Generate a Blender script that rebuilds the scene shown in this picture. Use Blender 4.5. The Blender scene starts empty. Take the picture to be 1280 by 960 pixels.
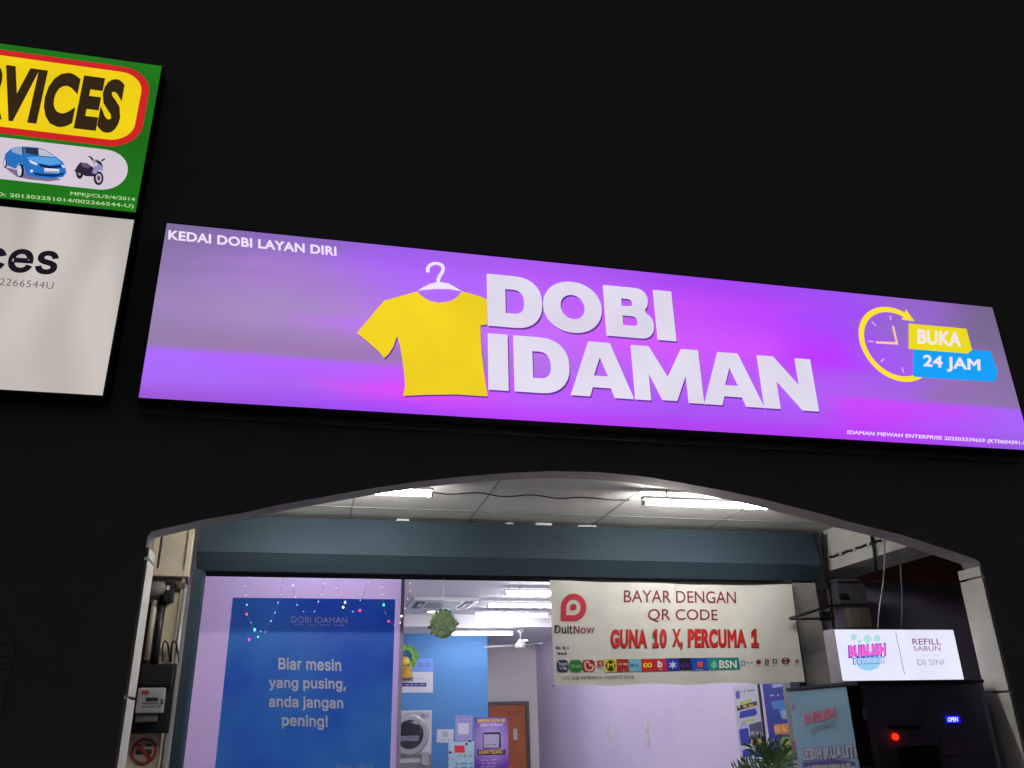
import bpy, bmesh, math, random, os
from mathutils import Vector, Matrix
random.seed(7)
scene = bpy.context.scene
COL = scene.collection

# ------------------------------------------------------------------ camera
FPX, YAW, PITCH, ROLL = 1039.82, 0.236764, 0.395236, -0.0241145   # focal length in 1280-px widths, radians
EYE = Vector((0, 0, 1.6))
_f = Vector((math.sin(YAW)*math.cos(PITCH), math.cos(YAW)*math.cos(PITCH), math.sin(PITCH)))
_r = Vector((math.cos(YAW), -math.sin(YAW), 0))
_u = _r.cross(_f)
_c, _s = math.cos(ROLL), math.sin(ROLL)
RIGHT, UP, FWD = _c*_r + _s*_u, -_s*_r + _c*_u, _f
cam = bpy.data.cameras.new('camera')
cam.sensor_fit = 'HORIZONTAL'; cam.sensor_width = 36.0
cam.lens = 36.0*FPX/1280.0
cam.clip_start = 0.05; cam.clip_end = 500
cam_o = bpy.data.objects.new('camera', cam); COL.objects.link(cam_o)
M = Matrix((RIGHT, UP, -FWD)).transposed().to_4x4(); M.translation = EYE
cam_o.matrix_world = M
scene.camera = cam_o

# ------------------------------------------------------------------ world (night sky), exposure
world = bpy.data.worlds.new('World'); scene.world = world; world.use_nodes = True
bg = world.node_tree.nodes['Background']
bg.inputs['Color'].default_value = (0.92, 0.96, 1.0, 1); bg.inputs['Strength'].default_value = 0.028
scene.view_settings.view_transform = 'Standard'; scene.view_settings.look = 'None'
scene.view_settings.exposure = 0.0; scene.view_settings.gamma = 1.0
scene.view_settings.use_curve_mapping = False
scene.render.engine = 'CYCLES'
scene.cycles.use_denoising = True
scene.cycles.max_bounces = 8
scene.cycles.sample_clamp_indirect = 6.0
TUBE_OUT, TUBE_IN = 124.0, 47.0

# ------------------------------------------------------------------ helpers
FONT = None
try:
    FONT = bpy.data.fonts.load(os.path.join(bpy.utils.resource_path('LOCAL'), 'datafiles', 'fonts', 'Inter.woff2'))
except Exception:
    FONT = None

def lin(c):
    return tuple((v/255/12.92 if v/255 <= 0.04045 else ((v/255+0.055)/1.055)**2.4) for v in c)

_mats = {}
def film(name, rgb, trans=0.5, rough=0.35, noise_rgb=None, scale=1.6):
    """printed film: part of the light goes through it"""
    m = bpy.data.materials.new(name); m.use_nodes = True; nt = m.node_tree
    b = nt.nodes['Principled BSDF']; b.inputs['Roughness'].default_value = rough
    t = nt.nodes.new('ShaderNodeBsdfTranslucent'); mx = nt.nodes.new('ShaderNodeMixShader'); mx.inputs[0].default_value = trans
    tc = nt.nodes.new('ShaderNodeTexCoord'); nz = nt.nodes.new('ShaderNodeTexNoise'); nz.inputs['Scale'].default_value = scale; nz.inputs['Detail'].default_value = 2
    rp = nt.nodes.new('ShaderNodeValToRGB'); e = rp.color_ramp.elements
    e[0].position = .35; e[0].color = (*rgb, 1); e[1].position = .68; e[1].color = (*(noise_rgb or rgb), 1)
    nt.links.new(tc.outputs['Object'], nz.inputs['Vector']); nt.links.new(nz.outputs['Fac'], rp.inputs['Fac'])
    nt.links.new(rp.outputs['Color'], b.inputs['Base Color']); nt.links.new(rp.outputs['Color'], t.inputs['Color'])
    nt.links.new(b.outputs[0], mx.inputs[1]); nt.links.new(t.outputs[0], mx.inputs[2])
    nt.links.new(mx.outputs[0], nt.nodes['Material Output'].inputs['Surface'])
    return m
def paint(name, rgb, rough=0.6, noise=0.12, scale=6.0, metal=0.0, bump=0.0, coat=0.0, spec=0.5):
    """matte paint / plastic / metal with faint procedural wear; rgb is linear"""
    if name in _mats: return _mats[name]
    m = bpy.data.materials.new(name); m.use_nodes = True
    nt = m.node_tree; b = nt.nodes['Principled BSDF']
    b.inputs['Roughness'].default_value = rough; b.inputs['Metallic'].default_value = metal
    b.inputs['Coat Weight'].default_value = coat
    b.inputs['Specular IOR Level'].default_value = spec
    tc = nt.nodes.new('ShaderNodeTexCoord')
    n = nt.nodes.new('ShaderNodeTexNoise'); n.inputs['Scale'].default_value = scale
    n.inputs['Detail'].default_value = 6; n.inputs['Roughness'].default_value = 0.65
    nt.links.new(tc.outputs['Object'], n.inputs['Vector'])
    r = nt.nodes.new('ShaderNodeValToRGB')
    r.color_ramp.elements[0].position = 0.3; r.color_ramp.elements[1].position = 0.7
    r.color_ramp.elements[0].color = (*[v*(1-noise) for v in rgb], 1)
    r.color_ramp.elements[1].color = (*[min(1, v*(1+noise*0.6)) for v in rgb], 1)
    nt.links.new(n.outputs['Fac'], r.inputs['Fac']); nt.links.new(r.outputs['Color'], b.inputs['Base Color'])
    if bump:
        bp = nt.nodes.new('ShaderNodeBump'); bp.inputs['Strength'].default_value = bump; bp.inputs['Distance'].default_value = 0.02
        n2 = nt.nodes.new('ShaderNodeTexNoise'); n2.inputs['Scale'].default_value = scale*3; n2.inputs['Detail'].default_value = 4
        nt.links.new(tc.outputs['Object'], n2.inputs['Vector'])
        nt.links.new(n2.outputs['Fac'], bp.inputs['Height']); nt.links.new(bp.outputs['Normal'], b.inputs['Normal'])
    _mats[name] = m
    return m

def glow(name, srgb, k=1.0, noise=0.0, scale=3.0):
    """backlit print or lamp: gives off its own light"""
    if name in _mats: return _mats[name]
    c = lin(srgb)
    m = bpy.data.materials.new(name); m.use_nodes = True
    nt = m.node_tree; b = nt.nodes['Principled BSDF']
    b.inputs['Base Color'].default_value = (*[v*0.3 for v in c], 1); b.inputs['Roughness'].default_value = 0.5
    b.inputs['Specular IOR Level'].default_value = 0.15
    b.inputs['Emission Color'].default_value = (*c, 1); b.inputs['Emission Strength'].default_value = k
    if noise:
        tc = nt.nodes.new('ShaderNodeTexCoord')
        n = nt.nodes.new('ShaderNodeTexNoise'); n.inputs['Scale'].default_value = scale; n.inputs['Detail'].default_value = 2
        nt.links.new(tc.outputs['Object'], n.inputs['Vector'])
        mr = nt.nodes.new('ShaderNodeMapRange')
        mr.inputs['From Min'].default_value = 0.3; mr.inputs['From Max'].default_value = 0.7
        mr.inputs['To Min'].default_value = k*(1-noise); mr.inputs['To Max'].default_value = k*(1+noise)
        nt.links.new(n.outputs['Fac'], mr.inputs['Value']); nt.links.new(mr.outputs['Result'], b.inputs['Emission Strength'])
    _mats[name] = m
    return m

def ink(srgb, rough=0.55):
    """plain printed colour (not lit from behind)"""
    return paint('ink_%d_%d_%d' % srgb, lin(srgb), rough, noise=0.08, scale=9)

def link(name, me, mat, parent=None, kind=None):
    o = bpy.data.objects.new(name, me); COL.objects.link(o)
    if mat is not None and not me.materials: me.materials.append(mat)
    if parent is not None: o.parent = parent
    if kind: o['kind'] = kind
    return o

def tag(o, label, cat, group=None):
    o['label'] = label; o['category'] = cat
    if group: o['group'] = group
    return o

def thing(name, label, cat, loc=(0, 0, 0), group=None):
    o = bpy.data.objects.new(name, None); COL.objects.link(o); o.location = loc
    o.empty_display_size = 0.2
    return tag(o, label, cat, group)

def place(o, parent):
    """parent o while keeping its mesh where it stands in the world (things' empties have no rotation)"""
    if parent is not None:
        o.parent = parent
        o.matrix_parent_inverse = Matrix.Translation(-Vector(parent_world(parent)))
    return o
def parent_world(p):
    v = Vector(p.location)
    q = p.parent
    while q is not None and q.type == 'EMPTY':
        v = v + Vector(q.location); q = q.parent
    return v if p.type == 'EMPTY' else (parent_world(p.parent)*0 if p.parent else Vector((0, 0, 0)))

class MB:
    """collects boxes, tubes, lathes into one mesh"""
    def __init__(self): self.bm = bmesh.new()
    def box(self, x0, x1, y0, y1, z0, z1, bev=0.0):
        r = bmesh.ops.create_cube(self.bm, size=1.0)
        for v in r['verts']:
            v.co = Vector(((x0+x1)/2 + v.co.x*(x1-x0), (y0+y1)/2 + v.co.y*(y1-y0), (z0+z1)/2 + v.co.z*(z1-z0)))
        if bev:
            es = list({e for v in r['verts'] for e in v.link_edges})
            bmesh.ops.bevel(self.bm, geom=es, offset=bev, segments=2, affect='EDGES', profile=0.7)
        return self
    def tube(self, pts, rad, seg=10, closed=False, cap=True):
        pts = [Vector(p) for p in pts]
        rads = rad if isinstance(rad, (list, tuple)) else [rad]*len(pts)
        rings = []
        for i, p in enumerate(pts):
            a = pts[max(i-1, 0)]; b = pts[min(i+1, len(pts)-1)]
            t = (b-a).normalized()
            s = Vector((0, 0, 1)) if abs(t.z) < 0.9 else Vector((1, 0, 0))
            u = t.cross(s).normalized(); v = t.cross(u)
            rings.append([self.bm.verts.new(p + rads[i]*(math.cos(k*2*math.pi/seg)*u + math.sin(k*2*math.pi/seg)*v)) for k in range(seg)])
        for A, B in zip(rings, rings[1:]):
            for k in range(seg):
                f = self.bm.faces.new((A[k], A[(k+1) % seg], B[(k+1) % seg], B[k])); f.smooth = True
        if cap:
            self.bm.faces.new(rings[0][::-1]); self.bm.faces.new(rings[-1])
        return self
    def lathe(self, c, axis, prof, seg=32):
        """prof: (radius, distance along axis)"""
        c = Vector(c); ax = Vector(axis).normalized()
        s = Vector((0, 0, 1)) if abs(ax.z) < 0.9 else Vector((1, 0, 0))
        u = ax.cross(s).normalized(); v = ax.cross(u)
        rings = []
        for r, h in prof:
            rings.append([self.bm.verts.new(c + ax*h + max(r, 1e-4)*(math.cos(k*2*math.pi/seg)*u + math.sin(k*2*math.pi/seg)*v)) for k in range(seg)])
        for A, B in zip(rings, rings[1:]):
            for k in range(seg):
                f = self.bm.faces.new((A[k], A[(k+1) % seg], B[(k+1) % seg], B[k])); f.smooth = True
        self.bm.faces.new(rings[0][::-1]); self.bm.faces.new(rings[-1])
        return self
    def ball(self, c, r, sub=2, squash=(1, 1, 1)):
        q = bmesh.ops.create_icosphere(self.bm, subdivisions=sub, radius=1)
        for v in q['verts']:
            v.co = Vector(c) + Vector((v.co.x*r*squash[0], v.co.y*r*squash[1], v.co.z*r*squash[2]))
            for f in v.link_faces: f.smooth = True
        return self
    def quad(self, *p):
        self.bm.faces.new([self.bm.verts.new(Vector(q)) for q in p]); return self
    def build(self, name, mat, parent=None, kind=None):
        bmesh.ops.recalc_face_normals(self.bm, faces=self.bm.faces[:])
        me = bpy.data.meshes.new(name); self.bm.to_mesh(me); self.bm.free()
        o = link(name, me, mat, None, kind)
        return place(o, parent)

class Frame:
    """a flat board: origin O, directions U, V, outward normal N = U x V; disp(u, v) pushes along N"""
    def __init__(self, O, U, V, disp=None):
        self.O, self.U, self.V = Vector(O), Vector(U), Vector(V); self.N = self.U.cross(self.V); self.disp = disp
    def uv(self, px, py):
        d = FWD + (px-640)/FPX*RIGHT - (py-480)/FPX*UP
        p = EYE + d*((self.O-EYE).dot(self.N)/d.dot(self.N)) - self.O
        return (p.dot(self.U), p.dot(self.V))
    def at(self, u, v, n=0.0):
        k = self.disp(u, v) if self.disp else 0.0
        return self.O + u*self.U + v*self.V + (n+k)*self.N
def FY(y, disp=None): return Frame((0, y, 0), (1, 0, 0), (0, 0, 1), disp)
def FX(x): return Frame((x, 0, 0), (0, -1, 0), (0, 0, 1))

def _finish(me, F, fn, lift):
    for v in me.vertices:
        u, w = fn(v.co.x, v.co.y)
        v.co = F.at(u, w, lift + v.co.z)

def shape(F, name, loops, mat, parent, lift=0.004, thick=0.0):
    """flat (or thick) shape from closed loops in board coordinates; inner loops become holes"""
    cu = bpy.data.curves.new(name, 'CURVE'); cu.dimensions = '2D'; cu.fill_mode = 'BOTH'
    cu.extrude = thick/2
    for L in loops:
        sp = cu.splines.new('POLY'); sp.points.add(len(L)-1); sp.use_cyclic_u = True
        for p, (a, b) in zip(sp.points, L): p.co = (a, b, 0, 1)
    tmp = bpy.data.objects.new('tmp', cu); COL.objects.link(tmp)
    me = bpy.data.meshes.new_from_object(tmp.evaluated_get(bpy.context.evaluated_depsgraph_get()))
    bpy.data.objects.remove(tmp); bpy.data.curves.remove(cu)
    me.name = name; me.materials.clear()
    _finish(me, F, lambda a, b: (a, b), lift + thick/2)
    flip = [p for p in me.polygons if thick == 0 and p.normal.dot(F.N) < 0]
    me.update()
    if thick == 0:
        bm = bmesh.new(); bm.from_mesh(me)
        bad = [f for f in bm.faces if f.normal.dot(F.N) < 0]
        if bad: bmesh.ops.reverse_faces(bm, faces=bad)
        bm.to_mesh(me); bm.free()
    return place(link(name, me, mat), parent)

def pshape(F, name, loops_px, mat, parent, lift=0.004, thick=0.0):
    return shape(F, name, [[F.uv(*p) for p in L] for L in loops_px], mat, parent, lift, thick)

def text(F, body, bl, br, tl, mat, parent, bold=0.0, shear=0.0, lift=0.004, name='lettering', font=True, space=1.0, thick=0.0):
    """writing whose ink box is fitted to the corners bl, br, tl (pixels of the photograph, taken onto the board)"""
    B, Rr, T = F.uv(*bl), F.uv(*br), F.uv(*tl)
    return textuv(F, body, B, Rr, T, mat, parent, bold, shear, lift, name, font, space, thick)

def textuv(F, body, B, Rr, T, mat, parent, bold=0.0, shear=0.0, lift=0.004, name='lettering', font=True, space=1.0, thick=0.0):
    cu = bpy.data.curves.new(name, 'FONT'); cu.body = body
    if FONT and (font == 'grotesque' or (font and body.upper() != body)): cu.font = FONT
    cu.shear = shear; cu.space_character = space + bold*1.6; cu.resolution_u = 4
    if bold > 0: cu.bevel_depth = bold; cu.bevel_resolution = 1      # heavier strokes; flattened again below
    tmp = bpy.data.objects.new('tmp', cu); COL.objects.link(tmp)
    me = bpy.data.meshes.new_from_object(tmp.evaluated_get(bpy.context.evaluated_depsgraph_get()))
    bpy.data.objects.remove(tmp); bpy.data.curves.remove(cu)
    me.name = name; me.materials.clear()
    xs = [v.co.x for v in me.vertices]; ys = [v.co.y for v in me.vertices]
    x0, x1, y0, y1 = min(xs), max(xs), min(ys), max(ys)
    for v in me.vertices: v.co.z = .0004 if v.co.z > -1e-6 else 0.0
    def fn(a, b):
        s, t = (a-x0)/(x1-x0), (b-y0)/(y1-y0)
        return (B[0] + s*(Rr[0]-B[0]) + t*(T[0]-B[0]), B[1] + s*(Rr[1]-B[1]) + t*(T[1]-B[1]))
    _finish(me, F, fn, lift)
    return place(link(name, me, mat), parent)

def stroke(pts, w):
    """outline loop of a polyline of width w"""
    P = [Vector((a, b)) for a, b in pts]; L, Rr = [], []
    for i, p in enumerate(P):
        a = P[max(i-1, 0)]; b = P[min(i+1, len(P)-1)]
        t = (b-a).normalized(); n = Vector((-t.y, t.x))
        if 0 < i < len(P)-1:
            t1 = (p-a).normalized(); k = max(0.35, n.dot(Vector((-t1.y, t1.x))))
        else: k = 1
        L.append(tuple(p + n*w/2/k)); Rr.append(tuple(p - n*w/2/k))
    return L + Rr[::-1]
def ring(c, rx, ry=None, n=32, a0=0, a1=360):
    ry = ry or rx
    return [(c[0]+rx*math.cos(math.radians(a0+(a1-a0)*k/n)), c[1]+ry*math.sin(math.radians(a0+(a1-a0)*k/n))) for k in range(n if a1-a0 == 360 else n+1)]
def rrect(x0, y0, x1, y1, r, n=6):
    out = []
    for cx, cy, a in ((x1-r, y1-r, 0), (x0+r, y1-r, 90), (x0+r, y0+r, 180), (x1-r, y0+r, 270)):
        out += [(cx+r*math.cos(math.radians(a+90*k/n)), cy+r*math.sin(math.radians(a+90*k/n))) for k in range(n+1)]
    return out
def scribble_loops(F, bl, tr, words, seed=1, rows=1):
    """tiny print too small to read: rows of word-sized dashes"""
    rnd = random.Random(seed); (u0, v0), (u1, v1) = F.uv(*bl), F.uv(*tr)
    loops = []
    for r in range(rows):
        h = (v1-v0)/rows; a = v0 + r*h + h*0.2; b = v0 + r*h + h*0.85
        x = u0; tot = (u1-u0)
        ws = [rnd.uniform(.5, 1.4) for _ in range(words)]; sc = tot/(sum(ws)+0.35*(words-1))
        for w in ws:
            n = max(2, int(round(w*4)))
            for k in range(n):
                cw = w*sc/n
                if rnd.random() < 0.85:
                    loops.append([(x+k*cw, a+rnd.uniform(0, .2)*h), (x+k*cw+cw*0.7, a), (x+k*cw+cw*0.7, b-rnd.uniform(0, .25)*h), (x+k*cw, b)])
            x += (w+0.35)*sc
    return loops
def scribble(F, bl, tr, words, mat, parent, seed=1, rows=1, lift=0.004):
    return shape(F, 'lettering', scribble_loops(F, bl, tr, words, seed, rows), mat, parent, lift)
def Z(sc, ox, oy):
    """pixel of an enlarged crop -> pixel of the photograph"""
    return lambda x, y: (x/sc+ox, y/sc+oy)

# ------------------------------------------------------------------ materials of the place
FACADE = paint('facade_paint', (0.37, 0.34, 0.35), 0.9, 0.10, 2.5, bump=0.05)
COLUMN = paint('column_tile', (0.78, 0.75, 0.67), 0.6, 0.18, 3.0, bump=0.05)
CEIL = paint('ceiling_board', (0.74, 0.73, 0.69), 0.9, 0.16, 1.2)
JOINT = paint('ceiling_joint', (0.32, 0.31, 0.30), 0.9, 0.2)
BEIGE = paint('beige_plaster', (0.68, 0.58, 0.43), 0.8, 0.3, 4.0, bump=0.1)
TEAL = paint('dark_teal_steel', (0.034, 0.060, 0.080), 0.6, 0.15, 2.0, spec=.25)
BLACK = paint('black_plastic', (0.012, 0.012, 0.014), 0.45, 0.2)
DARKMETAL = paint('dark_metal', (0.03, 0.03, 0.035), 0.5, 0.2, metal=0.3)
GREYMETAL = paint('grey_metal', (0.32, 0.32, 0.33), 0.45, 0.2, metal=0.6)
WHITE = paint('white_paint', (0.72, 0.72, 0.72), 0.5, 0.06)
LAV = paint('lavender_wall', (0.72, 0.62, 0.80), 0.75, 0.05, 1.0)
CREAM = paint('cream_wall', (0.86, 0.82, 0.78), 0.8, 0.06, 1.0)
SKYBLUE = paint('blue_partition', (0.065, 0.22, 0.50), 0.6, 0.05, 1.0)
INCEIL = paint('shop_ceiling', (0.78, 0.77, 0.80), 0.85, 0.05, 1.0)
CABINET = paint('sign_cabinet', (0.02, 0.02, 0.025), 0.6, 0.2)
ASPHALT = paint('asphalt', (0.05, 0.05, 0.052), 0.9, 0.4, 8.0, bump=0.4)
CONCRETE = paint('walkway_tiles', (0.78, 0.76, 0.72), 0.6, 0.25, 3.0, bump=0.1)
BROWNCEIL = paint('brown_ceiling', (0.50, 0.27, 0.17), 0.85, 0.2, 2.0)
NAVYWALL = paint('dark_neighbour_wall', (0.40, 0.36, 0.52), 0.8, 0.2, 2.0)

# ------------------------------------------------------------------ ground
MB().quad((-150, -150, 0), (150, -150, 0), (150, 150, 0), (-150, 150, 0)).build('road', ASPHALT, None, 'structure')
MB().box(-14, 18, 4.75, 7.0, 0.0, 0.12, 0.01).build('pavement', CONCRETE, None, 'structure')

# ------------------------------------------------------------------ the shop building
F_FRONT, F_BACK, COL_BACK = 5.15, 5.32, 5.38
CZ = 3.22                                   # walkway ceiling height
shop = thing('shop_building', 'dark shophouse front with a wide shallow arch opening into a lit laundry', 'building', (1.9, 5.15, 0))
ARCH_PX = [(189, 664.5), (221, 657), (252, 650), (306, 640.5), (360, 629), (413.6, 619.5), (467, 610), (521, 602), (575, 596), (640, 591), (690, 589), (744, 590), (801, 595),
           (851.5, 603.4), (909, 614), (959, 625), (995, 634.5), (1031, 643.5), (1060, 652), (1127, 668.5), (1193, 690), (1222, 700), (1231, 706)]
_FA = FY(F_FRONT)
ARCH = [_FA.uv(*p) for p in ARCH_PX]            # the arch line, traced on the wall's front plane
ARCH = [(-.957, ARCH[0][1]-.03)] + [p for p in ARCH if -.95 < p[0] < 4.71] + [(4.717, 2.62)]
hole = [(-.957, 0.12)] + ARCH + [(4.717, 0.12)]
shape(FY(F_BACK), 'facade_wall', [[(-14, 0.02), (-14, 9.0), (18, 9.0), (18, 0.02)], hole[::-1]], FACADE, shop, 0.0, F_BACK-F_FRONT)
def column(x0, x1, grooves):
    """tiled lining of the opening's side, with open joints"""
    b = MB(); zs = [0.121] + grooves + [2.637]
    for a, c in zip(zs, zs[1:]):
        b.box(x0, x1, F_FRONT+.004, COL_BACK, a+(0.007 if a > .2 else 0), c-0.007, 0.006)
    return b.build('column_lining', COLUMN, shop)
column(-.956, -.938, [1.07, 1.815, 2.565])
column(4.698, 4.716, [1.02, 1.775, 2.555])
wc = MB().box(-1.6, 4.499, F_BACK+.002, 7.799, CZ, CZ+.1).build('walkway_ceiling', CEIL, shop)
MB().box(4.95, 12, F_BACK+.002, 7.0, CZ-.002, CZ+.1).build('neighbour_ceiling', BROWNCEIL, shop)
MB().box(-14, -1.6, F_BACK+.002, 7.0, CZ, CZ+.1).build('neighbour_ceiling', BROWNCEIL, shop)
jt = MB()
for x in (-.75, 0.25, 1.22, 2.30, 3.36):
    jt.box(x-.005, x+.005, F_BACK+.01, 7.0, CZ-.003, CZ+.001)
for y in (6.38,):
    jt.box(-1.6, 4.49, y-.004, y+.004, CZ-.0045, CZ+.001)
jt.build('ceiling_joint', JOINT, wc)
MB().box(4.50, 4.95, F_BACK+.004, 7.0, 2.862, CZ+.05).build('party_beam', CEIL, shop)
MB().box(-1.6, -1.35, F_BACK+.004, 7.0, 2.90, CZ+.05).build('party_beam', CEIL, shop)
IZ, RZ = 3.43, 3.23
# shopfront: pilasters, wall over the shutter, neighbour walls
MB().box(-1.60, -.925, 6.45, 7.88, 0.121, CZ-.002, 0.006).build('pilaster', BEIGE, shop)
GREYPL = paint('grey_plaster', (0.44, 0.43, 0.41), 0.8, 0.25, 4.0, bump=0.1)
MB().box(4.055, 4.36, 6.72, 7.0, 0.121, 2.9, 0.006).build('pilaster', GREYPL, shop)
MB().box(-1.2, 4.70, 7.80, 7.88, 3.03, IZ+.1).build('lintel_wall', paint('lintel_grey', (.30, .30, .29), .9, .2), shop)
MB().box(4.362, 12, 7.002, 7.2, 0.02, CZ+.05).build('neighbour_wall', NAVYWALL, shop)
MB().box(-14, -1.602, 7.002, 7.2, 0.02, CZ+.05).build('neighbour_wall', NAVYWALL, shop)
MB().box(4.97, 12, 6.95, 7.0, 2.82, CZ-.004).build('neighbour_fascia', BROWNCEIL, shop)
# interior
MB().box(-1.0, 4.7, 7.2, 17.4, 0.0, 0.125).build('shop_floor', paint('shop_tiles', (0.66, 0.66, 0.68), 0.3, 0.06), shop)
MB().box(4.50, 4.698, 7.2, 17.4, 0.126, IZ-.003).build('interior_wall', LAV, shop)
MB().box(4.362, 4.698, 7.001, 7.2, 0.126, 2.80).build('interior_wall', LAV, shop)
MB().box(-1.2, -1.0, 7.881, 17.4, 0.126, IZ-.003).build('interior_wall', LAV, shop)
MB().box(-1.0, 4.5, 17.15, 17.35, 0.126, IZ+.05).build('interior_wall', CREAM, shop)
MB().box(-1.2, 4.7, 7.881, 14.23, IZ, IZ+.1).build('shop_ceiling', INCEIL, shop)
MB().box(-1.0, 4.498, 14.2, 17.148, RZ, IZ-.002).build('ceiling_bulkhead', INCEIL, shop)
MB().box(-.999, 3.13, 15.35, 17.147, 0.127, RZ-.002).build('partition', SKYBLUE, shop)
MB().box(-1.2, 4.7, 17.36, 17.5, 0.0, 3.6).build('outer_wall', FACADE, shop)
# interior door in the back wall
DOORC = paint('orange_brown_door', (0.55, 0.14, 0.045), 0.45, 0.18, 3.0)
F17 = FY(17.13)
dl, dr, dt = F17.uv(611, 881)[0], F17.uv(656, 881)[0], F17.uv(640, 881)[1]
door = MB().box(dl, dr, 17.10, 17.145, 0.13, dt, 0.004).build('door', DOORC, shop)
fr = MB().box(dr+.001, dr+.07, 17.07, 17.148, 0.13, dt+.06).box(dl-.07, dl-.001, 17.07, 17.148, 0.13, dt+.06).box(dl-.001, dr+.001, 17.07, 17.148, dt+.002, dt+.06)
fr.build('door_frame', paint('grey_door_frame', (0.12, 0.12, 0.14), 0.5), shop)
hx = F17.uv(644, 918)
MB().box(hx[0]-.05, hx[0]+.03, 17.07, 17.099, hx[1]-.1, hx[1]+.1, .01).build('door_plate', WHITE, door)

# ------------------------------------------------------------------ roller shutter housing over the opening
sh = thing('roller_shutter', 'dark blue-grey roller shutter housing across the top of the laundry opening', 'shutter', (1.75, 6.6, 2.75))
def prism_x(x0, x1, prof):
    b = MB()
    A = [b.bm.verts.new((x0, y, z)) for y, z in prof]; B = [b.bm.verts.new((x1, y, z)) for y, z in prof]
    n = len(prof)
    for k in range(n): b.bm.faces.new((A[k], A[(k+1) % n], B[(k+1) % n], B[k]))
    b.bm.faces.new(A[::-1]); b.bm.faces.new(B)
    return b
hx0, hx1 = -.868, 4.36
prism_x(hx0, hx1, [(6.64, 3.185), (6.585, 2.895), (6.70, 2.773), (6.90, 2.773), (6.90, 3.185)]).build('housing', TEAL, sh)
MB().box(hx0+.03, hx1-.03, 6.702, 6.901, 2.763, 2.7725).build('bottom_rail', paint('rail_black', (.006, .006, .007), .9, .1, spec=.05), sh)
MB().box(hx0-.0, -.808, 6.53, 6.58, 0.125, 2.75).box(hx0, -.80, 6.581, 6.75, .125, 2.754).build('guide', TEAL, sh)
MB().box(3.985, 4.052, 6.60, 6.75, 0.125, 2.754).build('guide', TEAL, sh)
MB().box(hx1+.002, hx1+.03, 6.58, 6.9, 2.70, 3.186).build('end_plate', DARKMETAL, sh)
for x, w in ((.62, .10), (1.52, .07), (1.78, .14), (2.15, .16)):
    MB().box(x, x+w, 6.645, 6.70, 3.186, 3.186+random.uniform(.012, .028), .004).build('tape_scrap', WHITE, sh)
sl = MB()
for x in (-.1, .9, 2.0, 3.1):
    sl.box(x-.004, x+.004, 6.625, 6.64, 2.757, 2.762)
sl.build('seam', BLACK, sh)

# ------------------------------------------------------------------ glazed panel with lavender film, and the blue poster on it
GY = 7.75
FG = FY(GY)
gx0, gx1 = -.933, .783
gp = thing('glass_panel', 'fixed shopfront glass pane covered in lavender film, left of the entrance', 'window', ((gx0+gx1)/2, GY, .12))
MB().quad((gx0, GY, .13), (gx1, GY, .13), (gx1, GY, 3.06), (gx0, GY, 3.06)).build('pane', film('lavender_film', (0.74, 0.57, 0.93), .5, .25, (0.72, 0.57, 0.90)), gp)
MB().box(gx1, gx1+.03, GY-.015, GY+.03, 0.13, 3.0).build('edge_strip', paint('lilac_strip', (0.45, 0.38, 0.55), 0.4), gp)
pl, pt = FG.uv(291, 747); pr = FG.uv(494, 752)[0]
po = thing('window_poster', 'tall blue poster reading Biar mesin yang pusing on the lavender glass', 'poster', ((pl+pr)/2, GY, .3))
pm = film('blue_poster_print', (0.035, 0.17, 0.66), .45, .3, (0.07, 0.33, 0.74))
INKPALE = film('pale_print', (.86, .88, .92), .25, .4)
q = Z(3, 140, 640); FP = FY(GY-.004)
text(FP, 'DOBI IDAMAN', q(672, 414), q(883, 418), q(672, 391), INKPALE, po, bold=.006, lift=.002, name='clear_lettering')
text(FP, 'FAST, EASY WITH CARE', q(685, 427), q(872, 430), q(685, 419), INKPALE, po, bold=.01, space=1.2, lift=.002, name='clear_lettering')
text(FP, 'Biar mesin', q(624, 591), q(860, 597), q(624, 545), INKPALE, po, bold=.02, lift=.002, name='clear_lettering')
text(FP, 'yang pusing,', q(588, 670), q(878, 675), q(588, 618), INKPALE, po, bold=.02, lift=.002, name='clear_lettering')
text(FP, 'anda jangan', q(588, 742), q(868, 748), q(588, 688), INKPALE, po, bold=.02, lift=.002, name='clear_lettering')
text(FP, 'pening!', q(637, 813), q(810, 818), q(637, 758), INKPALE, po, bold=.02, lift=.002, name='clear_lettering')
# the blue print leaves the lettering clear, so the light behind the glass shows through it
def outline_loops(o, F):
    """front outlines of a lettering mesh, in board coordinates"""
    me = o.data; n = {}
    top = max(v.co.dot(F.N) for v in me.vertices)
    front = [p for p in me.polygons if min(me.vertices[i].co.dot(F.N) for i in p.vertices) > top-1e-5]
    for p in front:
        vs = list(p.vertices)
        for i, j in zip(vs, vs[1:]+vs[:1]):
            k = tuple(sorted((tuple(round(c, 5) for c in me.vertices[i].co), tuple(round(c, 5) for c in me.vertices[j].co))))
            n[k] = n.get(k, 0)+1
    adj = {}
    for (i, j), c in n.items():
        if c == 1: adj.setdefault(i, []).append(j); adj.setdefault(j, []).append(i)
    loops = []; seen = set()
    for st_ in adj:
        if st_ in seen or len(adj[st_]) != 2: continue
        L_ = [st_]; seen.add(st_); cur = adj[st_][0]; prev_ = st_
        while cur != st_ and cur not in seen and len(adj[cur]) == 2:
            L_.append(cur); seen.add(cur); nx = [x for x in adj[cur] if x != prev_]
            if not nx: break
            prev_, cur = cur, nx[0]
        if len(L_) > 3 and cur == st_: loops.append([((Vector(v)-F.O).dot(F.U), (Vector(v)-F.O).dot(F.V)) for v in L_])
    return loops
holes = []
for o_ in [c for c in po.children if c.name.startswith('clear_lettering')]:
    holes += outline_loops(o_, FP)
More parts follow.
